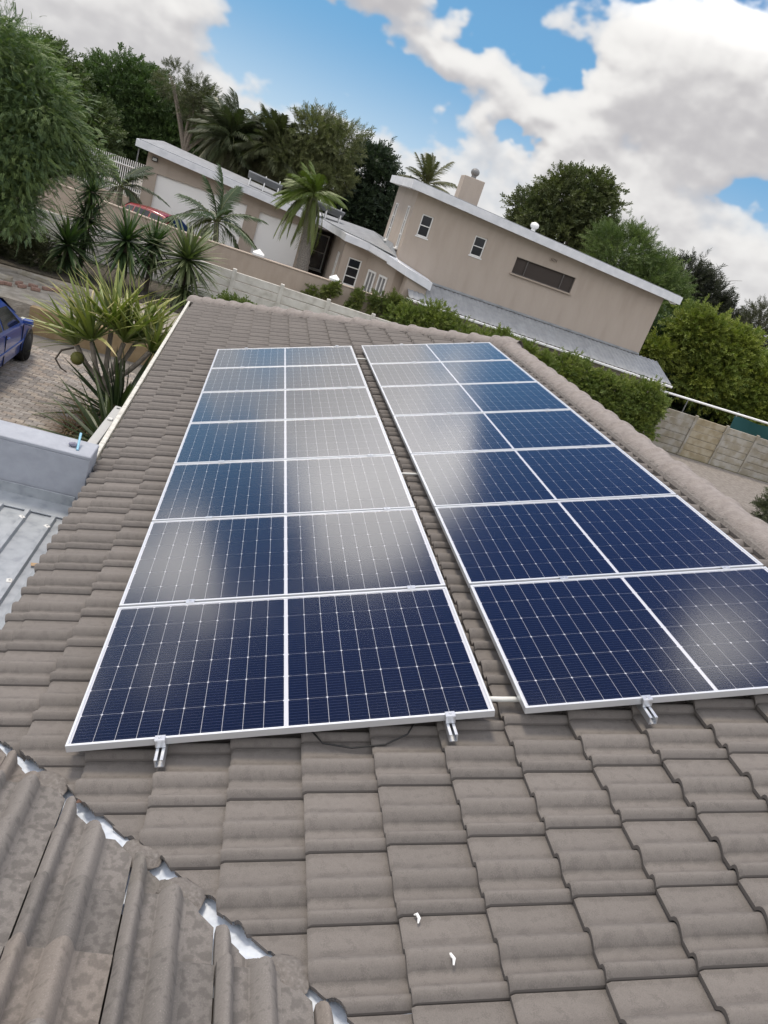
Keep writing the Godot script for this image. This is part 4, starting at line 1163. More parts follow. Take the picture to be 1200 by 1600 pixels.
	var wd := thing("weed", "thin grey-green weed growing on the paved yard beyond the ridge", "plant", Vector3(19.2, 0.0, -19.3))
	foliage("foliage", wd, "narrow", [[Vector3(0, 0.5, 0), Vector3(0.22, 0.5, 0.22)]], 260, 0.3, Vector3(0.04, 0.05, 0.025), Vector3(0.08, 0.09, 0.045), 98, 0.15, 0.0, 0.1)
	# low planting along the left wall
	for e in [[-7.6, -21.2, 0.8], [-6.6, -21.4, 0.9], [-5.9, -21.2, 0.7], [-8.6, -21.0, 0.9]]:
		var s := thing("low_shrub", "low dull olive shrub in the soil bed under the feathery tree", "shrub", Vector3(e[0], 0.7, e[1]), "low shrubs in the soil bed")
		foliage("foliage", s, "narrow", [[Vector3(0, e[2] * 0.5, 0), Vector3(0.5, e[2] * 0.55, 0.4)]], 420, 0.26, Vector3(0.03, 0.038, 0.016), Vector3(0.07, 0.075, 0.03), 99 + int(e[0]), 0.2, 0.0, 0.2)

# ------------------------------------------------------------------ ground, walls, drive
func grounds() -> void:
	var k := MB.new()
	k.quad(Vector3(-600, -0.02, 300), Vector3(600, -0.02, 300), Vector3(600, -0.02, -900), Vector3(-600, -0.02, -900))
	struct("ground", k.mesh(), M.ground)
	k = MB.new()
	k.prism([Vector3(-90, 1.1, -27.0), Vector3(90, 1.1, -27.0), Vector3(90, 1.1, -160), Vector3(-90, 1.1, -160)], Vector3(0, -1.2, 0))
	struct("neighbour_ground", k.mesh(), M.sand)
	k = MB.new()
	k.prism([Vector3(6.0, 0.0, 4.0), Vector3(40.0, 0.0, 4.0), Vector3(40.0, 0.0, -26.2), Vector3(6.0, 0.0, -26.2)], Vector3(0, -0.1, 0))
	struct("paved_yard", k.mesh(), M.yard)
	# paved drive with its blocks
	var drive := Node3D.new()
	drive.name = "driveway"
	add_child(drive)
	drive.set_meta("kind", "structure")
	part("drive_bed", boxm(Vector3(-5.0, -0.035, -10.3), Vector3(9.2, 0.06, 12.6)), M.drive_base, drive)
	var pv := MB.new()
	var hx := 0.106; var hz := 0.052
	var ty := 0.062
	pv.quad(Vector3(-hx + 0.008, ty, hz - 0.008), Vector3(hx - 0.008, ty, hz - 0.008), Vector3(hx - 0.008, ty, -hz + 0.008), Vector3(-hx + 0.008, ty, -hz + 0.008))
	var c := [Vector3(-hx, 0, hz), Vector3(hx, 0, hz), Vector3(hx, 0, -hz), Vector3(-hx, 0, -hz)]
	for i in 4:
		var a: Vector3 = c[i]; var b: Vector3 = c[(i + 1) % 4]
		var ai := Vector3(a.x - signf(a.x) * 0.008, ty, a.z - signf(a.z) * 0.008)
		var bi := Vector3(b.x - signf(b.x) * 0.008, ty, b.z - signf(b.z) * 0.008)
		pv.quad(a + Vector3(0, ty - 0.008, 0), b + Vector3(0, ty - 0.008, 0), bi, ai)
		pv.quad(a, b, b + Vector3(0, ty - 0.008, 0), a + Vector3(0, ty - 0.008, 0))
	var pm := pv.mesh()
	var all := []
	for row in 108:
		for col in 40:
			var x := -9.4 + col * 0.22 + (0.11 if row % 2 == 1 else 0.0)
			var z := -4.2 - row * 0.112
			var p := proj(Vector3(x, 0, z))
			var seen := p.x > -20 and p.x < 280 and p.y > 480 and p.y < 670 and not (p.x < 60 and p.y < 575)
			if x > -0.85 or z < -15.6: continue
			all.append([p.z if seen else 1000.0 + p.z, x, z])
	all.sort_custom(func(a, b): return a[0] < b[0])
	var rest := {}
	for i in all.size():
		var bas := Basis(Vector3.UP, rng.randf_range(-0.02, 0.02)) * Basis(Vector3.RIGHT, rng.randf_range(-0.02, 0.02))
		var t := Transform3D(bas, Vector3(all[i][1], -0.055 + rng.randf_range(-0.003, 0.003), all[i][2]))
		var m: Material = M.pavers[rng.randi() % M.pavers.size()]
		if i < 300: part("paver", pm, m, drive, t)
		else:
			if not rest.has(m): rest[m] = MB.new()
			rest[m].add(pv, t)
	for m in rest: part("paver_field", rest[m].mesh(), m, drive).set_meta("kind", "stuff")
	# raised terrace with tan retaining wall, soil bed
	k = MB.new()
	k.prism([Vector3(-16, 0.62, -16.75), Vector3(-1.0, 0.62, -16.75), Vector3(-1.0, 0.62, -21.0), Vector3(-16, 0.66, -19.0)], Vector3(0, -0.7, 0))
	struct("terrace", k.mesh(), M.sand)
	k = MB.new()
	k.prism([Vector3(-16, 0.7, -19.0), Vector3(-1.0, 0.66, -21.0), Vector3(-1.0, 0.66, -24.9), Vector3(-16, 0.8, -24.9)], Vector3(0, -0.7, 0))
	struct("soil_bed", k.mesh(), M.soil)
	var rw := thing("retaining_wall", "low tan plastered retaining wall edging the raised terrace behind the blue car", "wall", Vector3(-2.9, 0, -16.62))
	part("wall_face", boxm(Vector3(0, 0.31, 0), Vector3(3.6, 0.66, 0.22), 0.01), M.retain, rw)
	for e in [[-5.1, -18.3, 0.4], [-5.4, -18.2, 1.1], [-5.25, -18.6, 0.0], [-4.95, -18.75, 0.7], [-5.7, -18.0, 0.2], [-5.55, -18.45, 1.4], [-4.75, -18.9, 0.1], [-5.85, -17.85, 0.9]]:
		tag(part("loose_brick", boxm(Vector3.ZERO, Vector3(0.22, 0.08, 0.11), 0.008), M.brick, self, Transform3D(Basis(Vector3.UP, e[2]), Vector3(e[0], 0.67, e[1]))), "loose reddish brick lying on the sandy terrace behind the blue car", "brick", "loose bricks on the terrace")
	for e in [[-6.7, -18.7, 1.9, 0.16], [-5.0, -19.6, 2.0, 0.2]]:
		tag(part("kerb_stone", boxm(Vector3.ZERO, Vector3(e[2], 0.12, 0.14), 0.015), M.precast[2], self, Transform3D(Basis(Vector3.UP, -e[3]), Vector3(e[0], 0.68, e[1]))), "long grey kerb stone on the terrace " + ("beside the loose bricks" if e[0] > -6.0 else "nearer the feathery tree"), "kerb", "kerb stones on the terrace")

func precast_bay(w: Node3D, x: float, z: float, y0: float, rows: int, bay: float, mats: Array, sd: int) -> void:
	for i in rows:
		part("panel", boxm(Vector3(0, 0.143, 0), Vector3(bay - 0.09, 0.284, 0.06), 0.014), mats[(sd * 5 + i * 3) % mats.size()], w, Transform3D(Basis.IDENTITY, Vector3(x + bay * 0.5, y0 + i * 0.3, z)))

func walls() -> void:
	var ww := thing("white_wall", "off-white precast panel wall with posts behind the hip roof", "wall", Vector3(0, 0, -25.0))
	for i in 14:
		var x := -12.6 + i * 1.72
		precast_bay(ww, x, 0, 0.02, 6, 1.72, [M.white_wall], i)
		part("post", boxm(Vector3(x, 0.95, 0.02), Vector3(0.14, 1.9, 0.13), 0.012), M.white_wall, ww)
	var pw := thing("precast_wall", "stained grey and yellow precast panel wall beyond the paved yard", "wall", Vector3(0, 0, -26.35))
	for i in 9:
		var x := 16.4 + i * 1.62
		precast_bay(pw, x, 0, 0.0, 6, 1.62, M.precast, i)
		part("post", boxm(Vector3(x, 0.93, 0.03), Vector3(0.12, 1.86, 0.12), 0.012), M.precast[2], pw)
	var bw := thing("beige_wall", "long plain beige plastered wall behind the white precast wall", "wall", Vector3(0, 0, -26.55))
	part("wall_face", boxm(Vector3(2.0, 1.17, 0), Vector3(9.0, 2.34, 0.22), 0.01), M.plaster, bw)
	part("coping", boxm(Vector3(2.0, 2.365, 0), Vector3(9.0, 0.05, 0.27), 0.01), M.plaster, bw)
	# skewed stretch towards the left
	var a := Vector3(-2.5, 0, 0); var b := Vector3(-12.5, 0, -4.6)
	var dirb := (b - a).normalized()
	var bas := Basis(dirb, Vector3.UP, dirb.cross(Vector3.UP))
	var len_b := (b - a).length()
	part("wall_face", boxm(Vector3(0, 1.17, 0), Vector3(len_b, 2.34, 0.22), 0.01), M.plaster, bw, Transform3D(bas, (a + b) * 0.5))
	part("coping", boxm(Vector3(0, 2.365, 0), Vector3(len_b, 0.05, 0.27), 0.01), M.plaster, bw, Transform3D(bas, (a + b) * 0.5))
	for x in [0.07, 3.03]:
		var cap := MB.new()
		cap.box(Vector3(0, 0.04, 0), Vector3(0.42, 0.08, 0.42))
		for i in 4:
			var p := [Vector3(-0.21, 0.08, 0.21), Vector3(0.21, 0.08, 0.21), Vector3(0.21, 0.08, -0.21), Vector3(-0.21, 0.08, -0.21)]
			cap.tri(p[i], p[(i + 1) % 4], Vector3(0, 0.24, 0))
		part("pier_cap", cap.mesh(), M.white, bw, Transform3D(Basis.IDENTITY, Vector3(x, 2.4, -0.1)))
		part("pier", boxm(Vector3(x, 1.2, -0.13), Vector3(0.36, 2.4, 0.36), 0.01), M.plaster, bw)
	# palisade fence left of the garage
	var fn := thing("palisade_fence", "white palisade fence beside the garage beyond the beige wall", "fence", Vector3(0, 0, -41.5))
	for i in 44:
		var x := -10.4 + i * 0.105
		part("paling", boxm(Vector3(x, 2.6, 0), Vector3(0.045, 1.75, 0.03), 0.006), M.frame_white, fn)
	for y in [2.0, 3.15]: part("fence_rail", boxm(Vector3(-8.1, y, 0.04), Vector3(4.7, 0.06, 0.04), 0.006), M.frame_white, fn)
	part("base_wall", boxm(Vector3(-8.1, 1.35, 0), Vector3(4.7, 0.6, 0.2), 0.01), M.plaster, fn)
	var sw := thing("side_wall", "low beige wall along the neighbour drive left of the fence", "wall", Vector3(-12.6, 0, -40))
	part("wall_face", boxm(Vector3(0, 1.7, 0), Vector3(4.0, 1.5, 0.22), 0.01), M.plaster, sw)

# ------------------------------------------------------------------ neighbour house
func window_on(parent: Node, tl: Vector3, tr: Vector3, bl: Vector3, out: Vector3, cols: int, rows_n: int, fw := 0.05, mat: Material = null, glass: Material = null) -> void:
	var wx := (tr - tl); var wy := (tl - bl)
	var fm: Material = mat if mat else M.frame_white
	var w := part("window", null, fm, parent)
	var k := MB.new()
	var X := wx.normalized(); var Y := wy.normalized()
	var bas := Basis(X, Y, X.cross(Y))
	var ctr := bl + wx * 0.5 + wy * 0.5 + out * 0.015
	var lw := wx.length(); var lh := wy.length()
	k.bev(ctr + Y * (lh * 0.5 - fw * 0.5), Vector3(lw, fw, 0.06), 0.006, bas); k.bev(ctr - Y * (lh * 0.5 - fw * 0.5), Vector3(lw, fw, 0.06), 0.006, bas)
	k.bev(ctr + X * (lw * 0.5 - fw * 0.5), Vector3(fw, lh - 2.0 * fw, 0.058), 0.006, bas); k.bev(ctr - X * (lw * 0.5 - fw * 0.5), Vector3(fw, lh - 2.0 * fw, 0.058), 0.006, bas)
	for i in range(1, cols): k.bev(ctr + X * lw * (float(i) / cols - 0.5), Vector3(fw * 0.7, lh - 2.0 * fw, 0.05), 0.005, bas)
	for i in range(1, rows_n): k.bev(ctr + Y * lh * (float(i) / rows_n - 0.5), Vector3(lw - 2.0 * fw, fw * 0.7, 0.052), 0.005, bas)
	w.mesh = k.mesh()
	for i in cols:
		for j in rows_n:
			part("pane", boxm(ctr + X * lw * ((i + 0.5) / cols - 0.5) + Y * lh * ((j + 0.5) / rows_n - 0.5) - out * 0.012, Vector3(lw / cols - fw * 0.5, lh / rows_n - fw * 0.5, 0.008), 0.0, bas), glass if glass else M.glass_dark, w)
	part("sill", boxm(ctr - Y * (lh * 0.5 + 0.03) + out * 0.03, Vector3(lw + 0.08, 0.05, 0.12), 0.008, bas), fm if fw > 0.04 else M.house, w)

func wall_with_holes(k: MB, x0: float, x1: float, y0: float, top0: float, top1: float, z: float, depth: float, holes: Array) -> void:
	var xs := [x0, x1]
	for h in holes:
		xs.append(h[0]); xs.append(h[1])
	xs.sort()
	for i in xs.size() - 1:
		var a: float = xs[i]; var b: float = xs[i + 1]
		if b - a < 1e-4: continue
		var ta := lerpf(top0, top1, (a - x0) / (x1 - x0)); var tb := lerpf(top0, top1, (b - x0) / (x1 - x0))
		var segs := []
		var lo := y0
		var hs := []
		for h in holes:
			if h[0] <= a + 1e-5 and h[1] >= b - 1e-5: hs.append(h)
		hs.sort_custom(func(p, q): return p[2] < q[2])
		for h in hs:
			segs.append([lo, lo, h[2], h[2]])
			lo = h[3]
		segs.append([lo, lo, ta, tb])
		for s in segs:
			var f0 := Vector3(a, s[0], z); var f1 := Vector3(b, s[1], z); var f2 := Vector3(b, s[3], z); var f3 := Vector3(a, s[2], z)
			var d := Vector3(0, 0, -depth)
			k.quad(f0, f1, f2, f3); k.quad(f1 + d, f0 + d, f3 + d, f2 + d)
			k.quad(f3, f2, f2 + d, f3 + d); k.quad(f0 + d, f1 + d, f1, f0)
			k.quad(f0 + d, f0, f3, f3 + d); k.quad(f1, f1 + d, f2 + d, f2)

func neighbour() -> void:
	var h := thing("tall_house", "taupe two-storey house with white fascia, small windows and square chimney", "house", Vector3.ZERO)
	var z := -28.8
	var g := 1.1
	# front wall with its three openings
	var wins := [[5.86, 6.34, 4.9, 5.74], [8.22, 8.74, 4.88, 5.66], [10.2, 12.98, 4.76, 5.42]]
	var k := MB.new()
	wall_with_holes(k, 5.42, 17.15, g, 6.55, 5.97, z, 0.25, wins)
	part("wall", k.mesh(), M.house, h)
	var k2 := MB.new()
	k2.quad(Vector3(5.42, g, -34.6), Vector3(5.42, g, z - 0.25), Vector3(5.42, 6.55, z - 0.25), Vector3(5.42, 6.75, -34.6))
	k2.quad(Vector3(17.15, g, z - 0.25), Vector3(17.15, g, -34.6), Vector3(17.15, 6.1, -34.6), Vector3(17.15, 5.97, z - 0.25))
	k2.quad(Vector3(17.15, g, -34.6), Vector3(5.42, g, -34.6), Vector3(5.42, 6.75, -34.6), Vector3(17.15, 6.1, -34.6))
	part("wall", k2.mesh(), M.house, h)
	part("interior_floor", boxm(Vector3(11.3, 3.9, -31.8), Vector3(11.4, 0.1, 5.4)), M.interior, h)
	window_on(h, Vector3(5.86, 5.74, z - 0.08), Vector3(6.34, 5.74, z - 0.08), Vector3(5.86, 4.9, z - 0.08), Vector3.BACK, 1, 2)
	window_on(h, Vector3(8.22, 5.66, z - 0.08), Vector3(8.74, 5.66, z - 0.08), Vector3(8.22, 4.88, z - 0.08), Vector3.BACK, 1, 2)
	window_on(h, Vector3(10.2, 5.42, z - 0.1), Vector3(12.98, 5.42, z - 0.1), Vector3(10.2, 4.76, z - 0.1), Vector3.BACK, 1, 1, 0.03, flat(lin(0.1, 0.09, 0.08), 0.6), M.interior)
	for x in [10.75, 12.45]: part("window_bar", boxm(Vector3(x, 5.09, z - 0.07), Vector3(0.05, 0.64, 0.04), 0.005), flat(lin(0.09, 0.08, 0.075), 0.6), h)
	part("window_ledge", boxm(Vector3(11.59, 4.73, z + 0.03), Vector3(2.9, 0.06, 0.12), 0.008), M.plaster, h)
	var vent := part("wall_vent", boxm(Vector3(11.75, 5.78, z + 0.012), Vector3(0.34, 0.16, 0.03), 0.004), M.plaster, h)
	for i in 5: part("slot", boxm(Vector3(11.63 + i * 0.06, 5.78, z + 0.028), Vector3(0.025, 0.11, 0.006)), M.interior, vent)
	# slit windows in the side wall
	for e in [[-29.5, 0.42, 4.15, 5.85], [-32.9, 0.55, 4.2, 5.85]]:
		window_on(h, Vector3(5.41, e[3], e[0] - e[1]), Vector3(5.41, e[3], e[0]), Vector3(5.41, e[2], e[0] - e[1]), Vector3.LEFT, 1, 3, 0.06, M.frame_white, M.interior)
	# roof: white fascia slab sloping down to the right
	k = MB.new()
	k.prism([Vector3(5.02, 6.78, -28.35), Vector3(17.72, 6.14, -28.35), Vector3(17.72, 6.3, -35.2), Vector3(5.02, 6.95, -35.2)], Vector3(0, -0.32, 0))
	part("fascia", k.mesh(), M.fascia, h)
	k = MB.new()
	k.prism([Vector3(5.1, 6.806, -28.43), Vector3(17.64, 6.174, -28.43), Vector3(17.64, 6.33, -35.1), Vector3(5.1, 6.97, -35.1)], Vector3(0, -0.04, 0))
	part("roof_sheet", k.mesh(), M.grey_sheet, h)
	k = MB.new()
	k.tube([Vector3(17.3, 5.86, -28.6), Vector3(17.42, 5.78, -28.55), Vector3(17.6, 5.82, -28.5)], [0.04, 0.04, 0.04], 8)
	part("downpipe", k.mesh(), M.white, h)
	var ch := part("chimney", boxm(Vector3(8.1, 7.3, -32.2), Vector3(0.95, 1.05, 0.8), 0.012), M.house, h)
	k = MB.new()
	var rows := []
	for i in 9:
		var e := PI * i / 8.0
		var r := PackedVector3Array()
		for j in 16:
			var rr := 0.19 * sin(e) * (1.0 + (0.05 if j % 2 == 0 else -0.03))
			r.append(Vector3(8.1, 8.08, -32.2) + Vector3(cos(TAU * j / 16.0) * rr, -cos(e) * 0.17, -sin(TAU * j / 16.0) * rr))
		rows.append(r)
	k.grid(rows, true)
	k.tube([Vector3(8.1, 7.8, -32.2), Vector3(8.1, 7.98, -32.2)], [0.12, 0.11], 12)
	part("cowl", k.mesh(), M.steel_rail, ch)
	# lean-to under the wall
	var lt := part("lean_to_roof", null, M.grey_sheet, h)
	k = MB.new()
	rows = []
	for i in 2:
		var r := PackedVector3Array()
		for j in 361:
			var x := lerpf(6.0, 18.15, j / 360.0)
			var f := 1.0 - i
			r.append(Vector3(x, lerpf(3.28, 2.68, f) + 0.014 * cos(j * TAU / 6.0), lerpf(z - 0.02, -26.85, f)))
		rows.append(r)
	k.grid(rows)
	lt.mesh = k.mesh()
	part("lean_to_gutter", boxm(Vector3(12.05, 2.6, -26.8), Vector3(12.3, 0.1, 0.1), 0.02), M.white, h)
	part("lean_to_wall", boxm(Vector3(12.05, 1.8, -27.15), Vector3(11.9, 1.55, 0.12)), M.house, h)
	part("flashing_strip", boxm(Vector3(11.6, 3.33, z + 0.035), Vector3(11.1, 0.09, 0.05), 0.008), M.grey_sheet, h)
	k = MB.new()
	k.tube([Vector3(17.75, 2.58, -26.8), Vector3(17.75, 2.38, -26.82), Vector3(17.8, 2.3, -26.85)], [0.045, 0.045, 0.045], 8)
	part("downpipe", k.mesh(), M.white, h)
	var wp := MB.new()
	wp.tube([Vector3(17.8, 2.31, -26.95), Vector3(20.6, 2.36, -26.95), Vector3(24.5, 2.44, -26.95), Vector3(28.0, 2.52, -26.95)], [0.05, 0.05, 0.05, 0.05], 8)
	tag(part("white_pipe", wp.mesh(), M.white, self), "long white pipe running over the precast wall from the lean-to corner", "pipe")
	var wpost := thing("pipe_post", "thin dark post holding the white pipe above the precast wall", "post", Vector3(19.25, 0.9, -26.9))
	part("post", boxm(Vector3(0, 0.7, 0), Vector3(0.04, 1.4, 0.04), 0.004), M.steel_rail, wpost)
	# -- garage wing
	var gw := thing("garage_wing", "low taupe garage wing with white doors and sloping white fascia", "garage", Vector3.ZERO)
	k = MB.new()
	wall_with_holes(k, -5.85, 2.35, g, 4.35, 3.75, -36.0, 0.25, [[-5.3, -1.05, g, 3.52], [-0.4, 1.75, g, 3.42]])
	part("wall", k.mesh(), M.house, gw)
	k = MB.new()
	k.quad(Vector3(-5.85, g, -42), Vector3(-5.85, g, -36.25), Vector3(-5.85, 4.35, -36.25), Vector3(-5.85, 4.5, -42))
	k.quad(Vector3(3.5, g, -42), Vector3(-5.85, g, -42), Vector3(-5.85, 4.5, -42), Vector3(3.5, 3.8, -42))
	part("wall", k.mesh(), M.house, gw)
	part("garage_door", boxm(Vector3(-3.175, 2.3, -36.14), Vector3(4.3, 2.45, 0.06), 0.006), M.white, gw)
	part("garage_door", boxm(Vector3(0.675, 2.25, -36.14), Vector3(2.2, 2.36, 0.06), 0.006), M.white, gw)
	k = MB.new()
	k.prism([Vector3(-6.35, 4.68, -35.4), Vector3(2.75, 4.02, -35.4), Vector3(2.95, 4.1, -42.5), Vector3(-6.35, 4.85, -42.5)], Vector3(0, -0.3, 0))
	part("fascia", k.mesh(), M.fascia, gw)
	k = MB.new()
	k.prism([Vector3(-6.25, 4.71, -35.5), Vector3(2.7, 4.055, -35.5), Vector3(2.9, 4.135, -42.4), Vector3(-6.25, 4.88, -42.4)], Vector3(0, -0.04, 0))
	part("roof_sheet", k.mesh(), M.grey_sheet, gw)
	part("post", boxm(Vector3(-6.2, 2.7, -35.6), Vector3(0.05, 3.2, 0.05)), M.steel_rail, gw)
	var lamp := part("wall_lamp", boxm(Vector3(-5.5, 4.08, -35.93), Vector3(0.26, 0.18, 0.1), 0.02), M.black, gw)
	part("lens", boxm(Vector3(-5.5, 4.08, -35.875), Vector3(0.19, 0.11, 0.02), 0.008), M.lamp_glass, lamp)
	# porch and link to the tall house
	var pw := thing("porch_wing", "taupe porch wing with curved white fascia joining garage and tall house", "house", Vector3.ZERO)
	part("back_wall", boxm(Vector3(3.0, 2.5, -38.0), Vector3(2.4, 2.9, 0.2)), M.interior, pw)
	window_on(pw, Vector3(2.45, 3.3, -37.86), Vector3(3.25, 3.3, -37.86), Vector3(2.45, 1.5, -37.86), Vector3.BACK, 1, 2, 0.07)
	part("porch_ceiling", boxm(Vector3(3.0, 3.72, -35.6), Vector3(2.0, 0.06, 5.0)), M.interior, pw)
	k = MB.new()
	wall_with_holes(k, 3.4, 4.5, g, 3.85, 3.75, -30.5, 0.22, [[3.72, 4.3, 2.0, 3.15]])
	part("wall", k.mesh(), M.house, pw)
	window_on(pw, Vector3(3.72, 3.15, -30.58), Vector3(4.3, 3.15, -30.58), Vector3(3.72, 2.0, -30.58), Vector3.BACK, 1, 3, 0.055)
	part("wall", boxm(Vector3(3.46, 2.45, -34.2), Vector3(0.12, 2.7, 7.2)), M.house, pw)
	window_on(pw, Vector3(3.395, 3.1, -32.3), Vector3(3.395, 3.1, -31.7), Vector3(3.395, 1.8, -32.3), Vector3.LEFT, 1, 3, 0.06)
	# angled wall with two shuttered windows
	var pa := Vector3(4.5, 0, -30.5); var pb := Vector3(5.5, 0, -28.6)
	var dv := (pb - pa).normalized()
	var ob := dv.cross(Vector3.UP) * -1.0
	k = MB.new()
	k.quad(pa + Vector3(0, g, 0), pb + Vector3(0, g, 0), pb + Vector3(0, 3.7, 0), pa + Vector3(0, 3.75, 0))
	k.quad(pb + Vector3(0, g, 0), Vector3(6.9, g, -28.5), Vector3(6.9, 3.4, -28.5), pb + Vector3(0, 3.7, 0))
	part("wall", k.mesh(), M.house, pw)
	var nrm := Vector3(-dv.z, 0, dv.x)
	if nrm.z < 0: nrm = -nrm
	for e in [[0.35, 0.95], [1.2, 1.8]]:
		window_on(pw, pa + dv * e[0] + Vector3(0, 2.95, 0) + nrm * 0.02, pa + dv * e[1] + Vector3(0, 2.95, 0) + nrm * 0.02, pa + dv * e[0] + Vector3(0, 1.6, 0) + nrm * 0.02, nrm, 2, 1, 0.08, M.frame_white, M.steel_rail)
	part("wall", boxm(Vector3(6.3, 2.2, -28.0), Vector3(0.9, 2.3, 0.8), 0.01), M.house, pw)
	k = MB.new()
	k.prism([Vector3(2.4, 4.06, -35.3), Vector3(2.75, 4.05, -33.0), Vector3(3.15, 4.02, -31.2), Vector3(3.3, 4.0, -30.2), Vector3(4.35, 3.95, -29.9), Vector3(5.0, 3.86, -28.5), Vector3(5.35, 3.8, -28.1), Vector3(5.42, 4.2, -31.0), Vector3(5.42, 4.2, -38.5), Vector3(2.4, 4.2, -38.5)], Vector3(0, -0.28, 0))
	part("fascia", k.mesh(), M.fascia, pw)
	k = MB.new()
	k.prism([Vector3(2.5, 4.1, -35.3), Vector3(2.85, 4.09, -33.0), Vector3(3.3, 4.06, -31.0), Vector3(4.3, 4.0, -30.1), Vector3(5.3, 3.9, -28.4), Vector3(5.4, 4.24, -31.0), Vector3(5.4, 4.24, -38.4), Vector3(2.5, 4.24, -38.4)], Vector3(0, -0.03, 0))
	part("roof_sheet", k.mesh(), M.grey_sheet, pw)
	k = MB.new()
	k.prism([Vector3(5.0, 3.82, -28.4), Vector3(5.7, 3.66, -27.5), Vector3(6.85, 3.42, -27.4), Vector3(6.9, 3.45, -28.75), Vector3(5.42, 3.8, -28.75)], Vector3(0, -0.3, 0))
	part("bay_fascia", k.mesh(), M.fascia, pw)
	# tilted solar water panels on the garage roof
	for e in [[-0.55, -37.4, 4.35, "over the wide garage door end"], [1.55, -36.6, 4.2, "behind the tall windblown palm crown"], [2.6, -36.0, 4.15, "above the dark porch"]]:
		var s := thing("roof_collector", "tilted solar collector on the low roof " + e[3], "solar collector", Vector3(e[0], e[2], e[1]), "solar collectors on the garage roof")
		var bas := Basis(Vector3.BACK, -0.08) * Basis(Vector3.RIGHT, -0.3)
		part("panel", boxm(Vector3(0, 0.42, 0), Vector3(1.7, 0.06, 1.0), 0.008, bas), M.grey_sheet, s)
		for x in [-0.7, 0.0, 0.7]:
			part("strut", boxm(Vector3(x, 0.13, 0.38), Vector3(0.05, 0.42, 0.05), 0.004), M.white, s)
			part("strut", boxm(Vector3(x, 0.28, -0.38), Vector3(0.05, 0.72, 0.05), 0.004), M.white, s)
	# roof vents
	var vt := thing("roof_vent", "small white vent cowl on the tall house roof", "vent", Vector3(11.3, 6.55, -31.5))
	k = MB.new()
	k.tube([Vector3(0, -0.1, 0), Vector3(0, 0.22, 0)], [0.1, 0.1], 10)
	k.tube([Vector3(0, 0.22, 0), Vector3(0, 0.3, 0), Vector3(0, 0.42, 0), Vector3(0, 0.48, 0)], [0.14, 0.2, 0.18, 0.05], 12)
	part("cowl", k.mesh(), M.white, vt)
	# teal shade net behind the precast wall
	var nt := thing("shade_net", "teal shade net hung behind the stained precast wall", "net", Vector3(27.2, 0, -28.6))
	k = MB.new()
	rows = []
	for i in 5:
		var r := PackedVector3Array()
		for j in 25: r.append(Vector3(lerpf(-4.2, 4.2, j / 24.0), lerpf(0.9, 2.1, i / 4.0) + 0.03 * sin(j * 1.3), 0.05 * sin(j * 0.9 + i)))
		rows.append(r)
	k.grid(rows)
	part("cloth", k.mesh(), flat(lin(0.005, 0.06, 0.062), 0.8), nt)
	for x in [-4.1, -1.4, 1.4, 4.1]: part("pole", boxm(Vector3(x, 1.5, -0.06), Vector3(0.05, 1.7, 0.05)), M.steel_rail, nt)

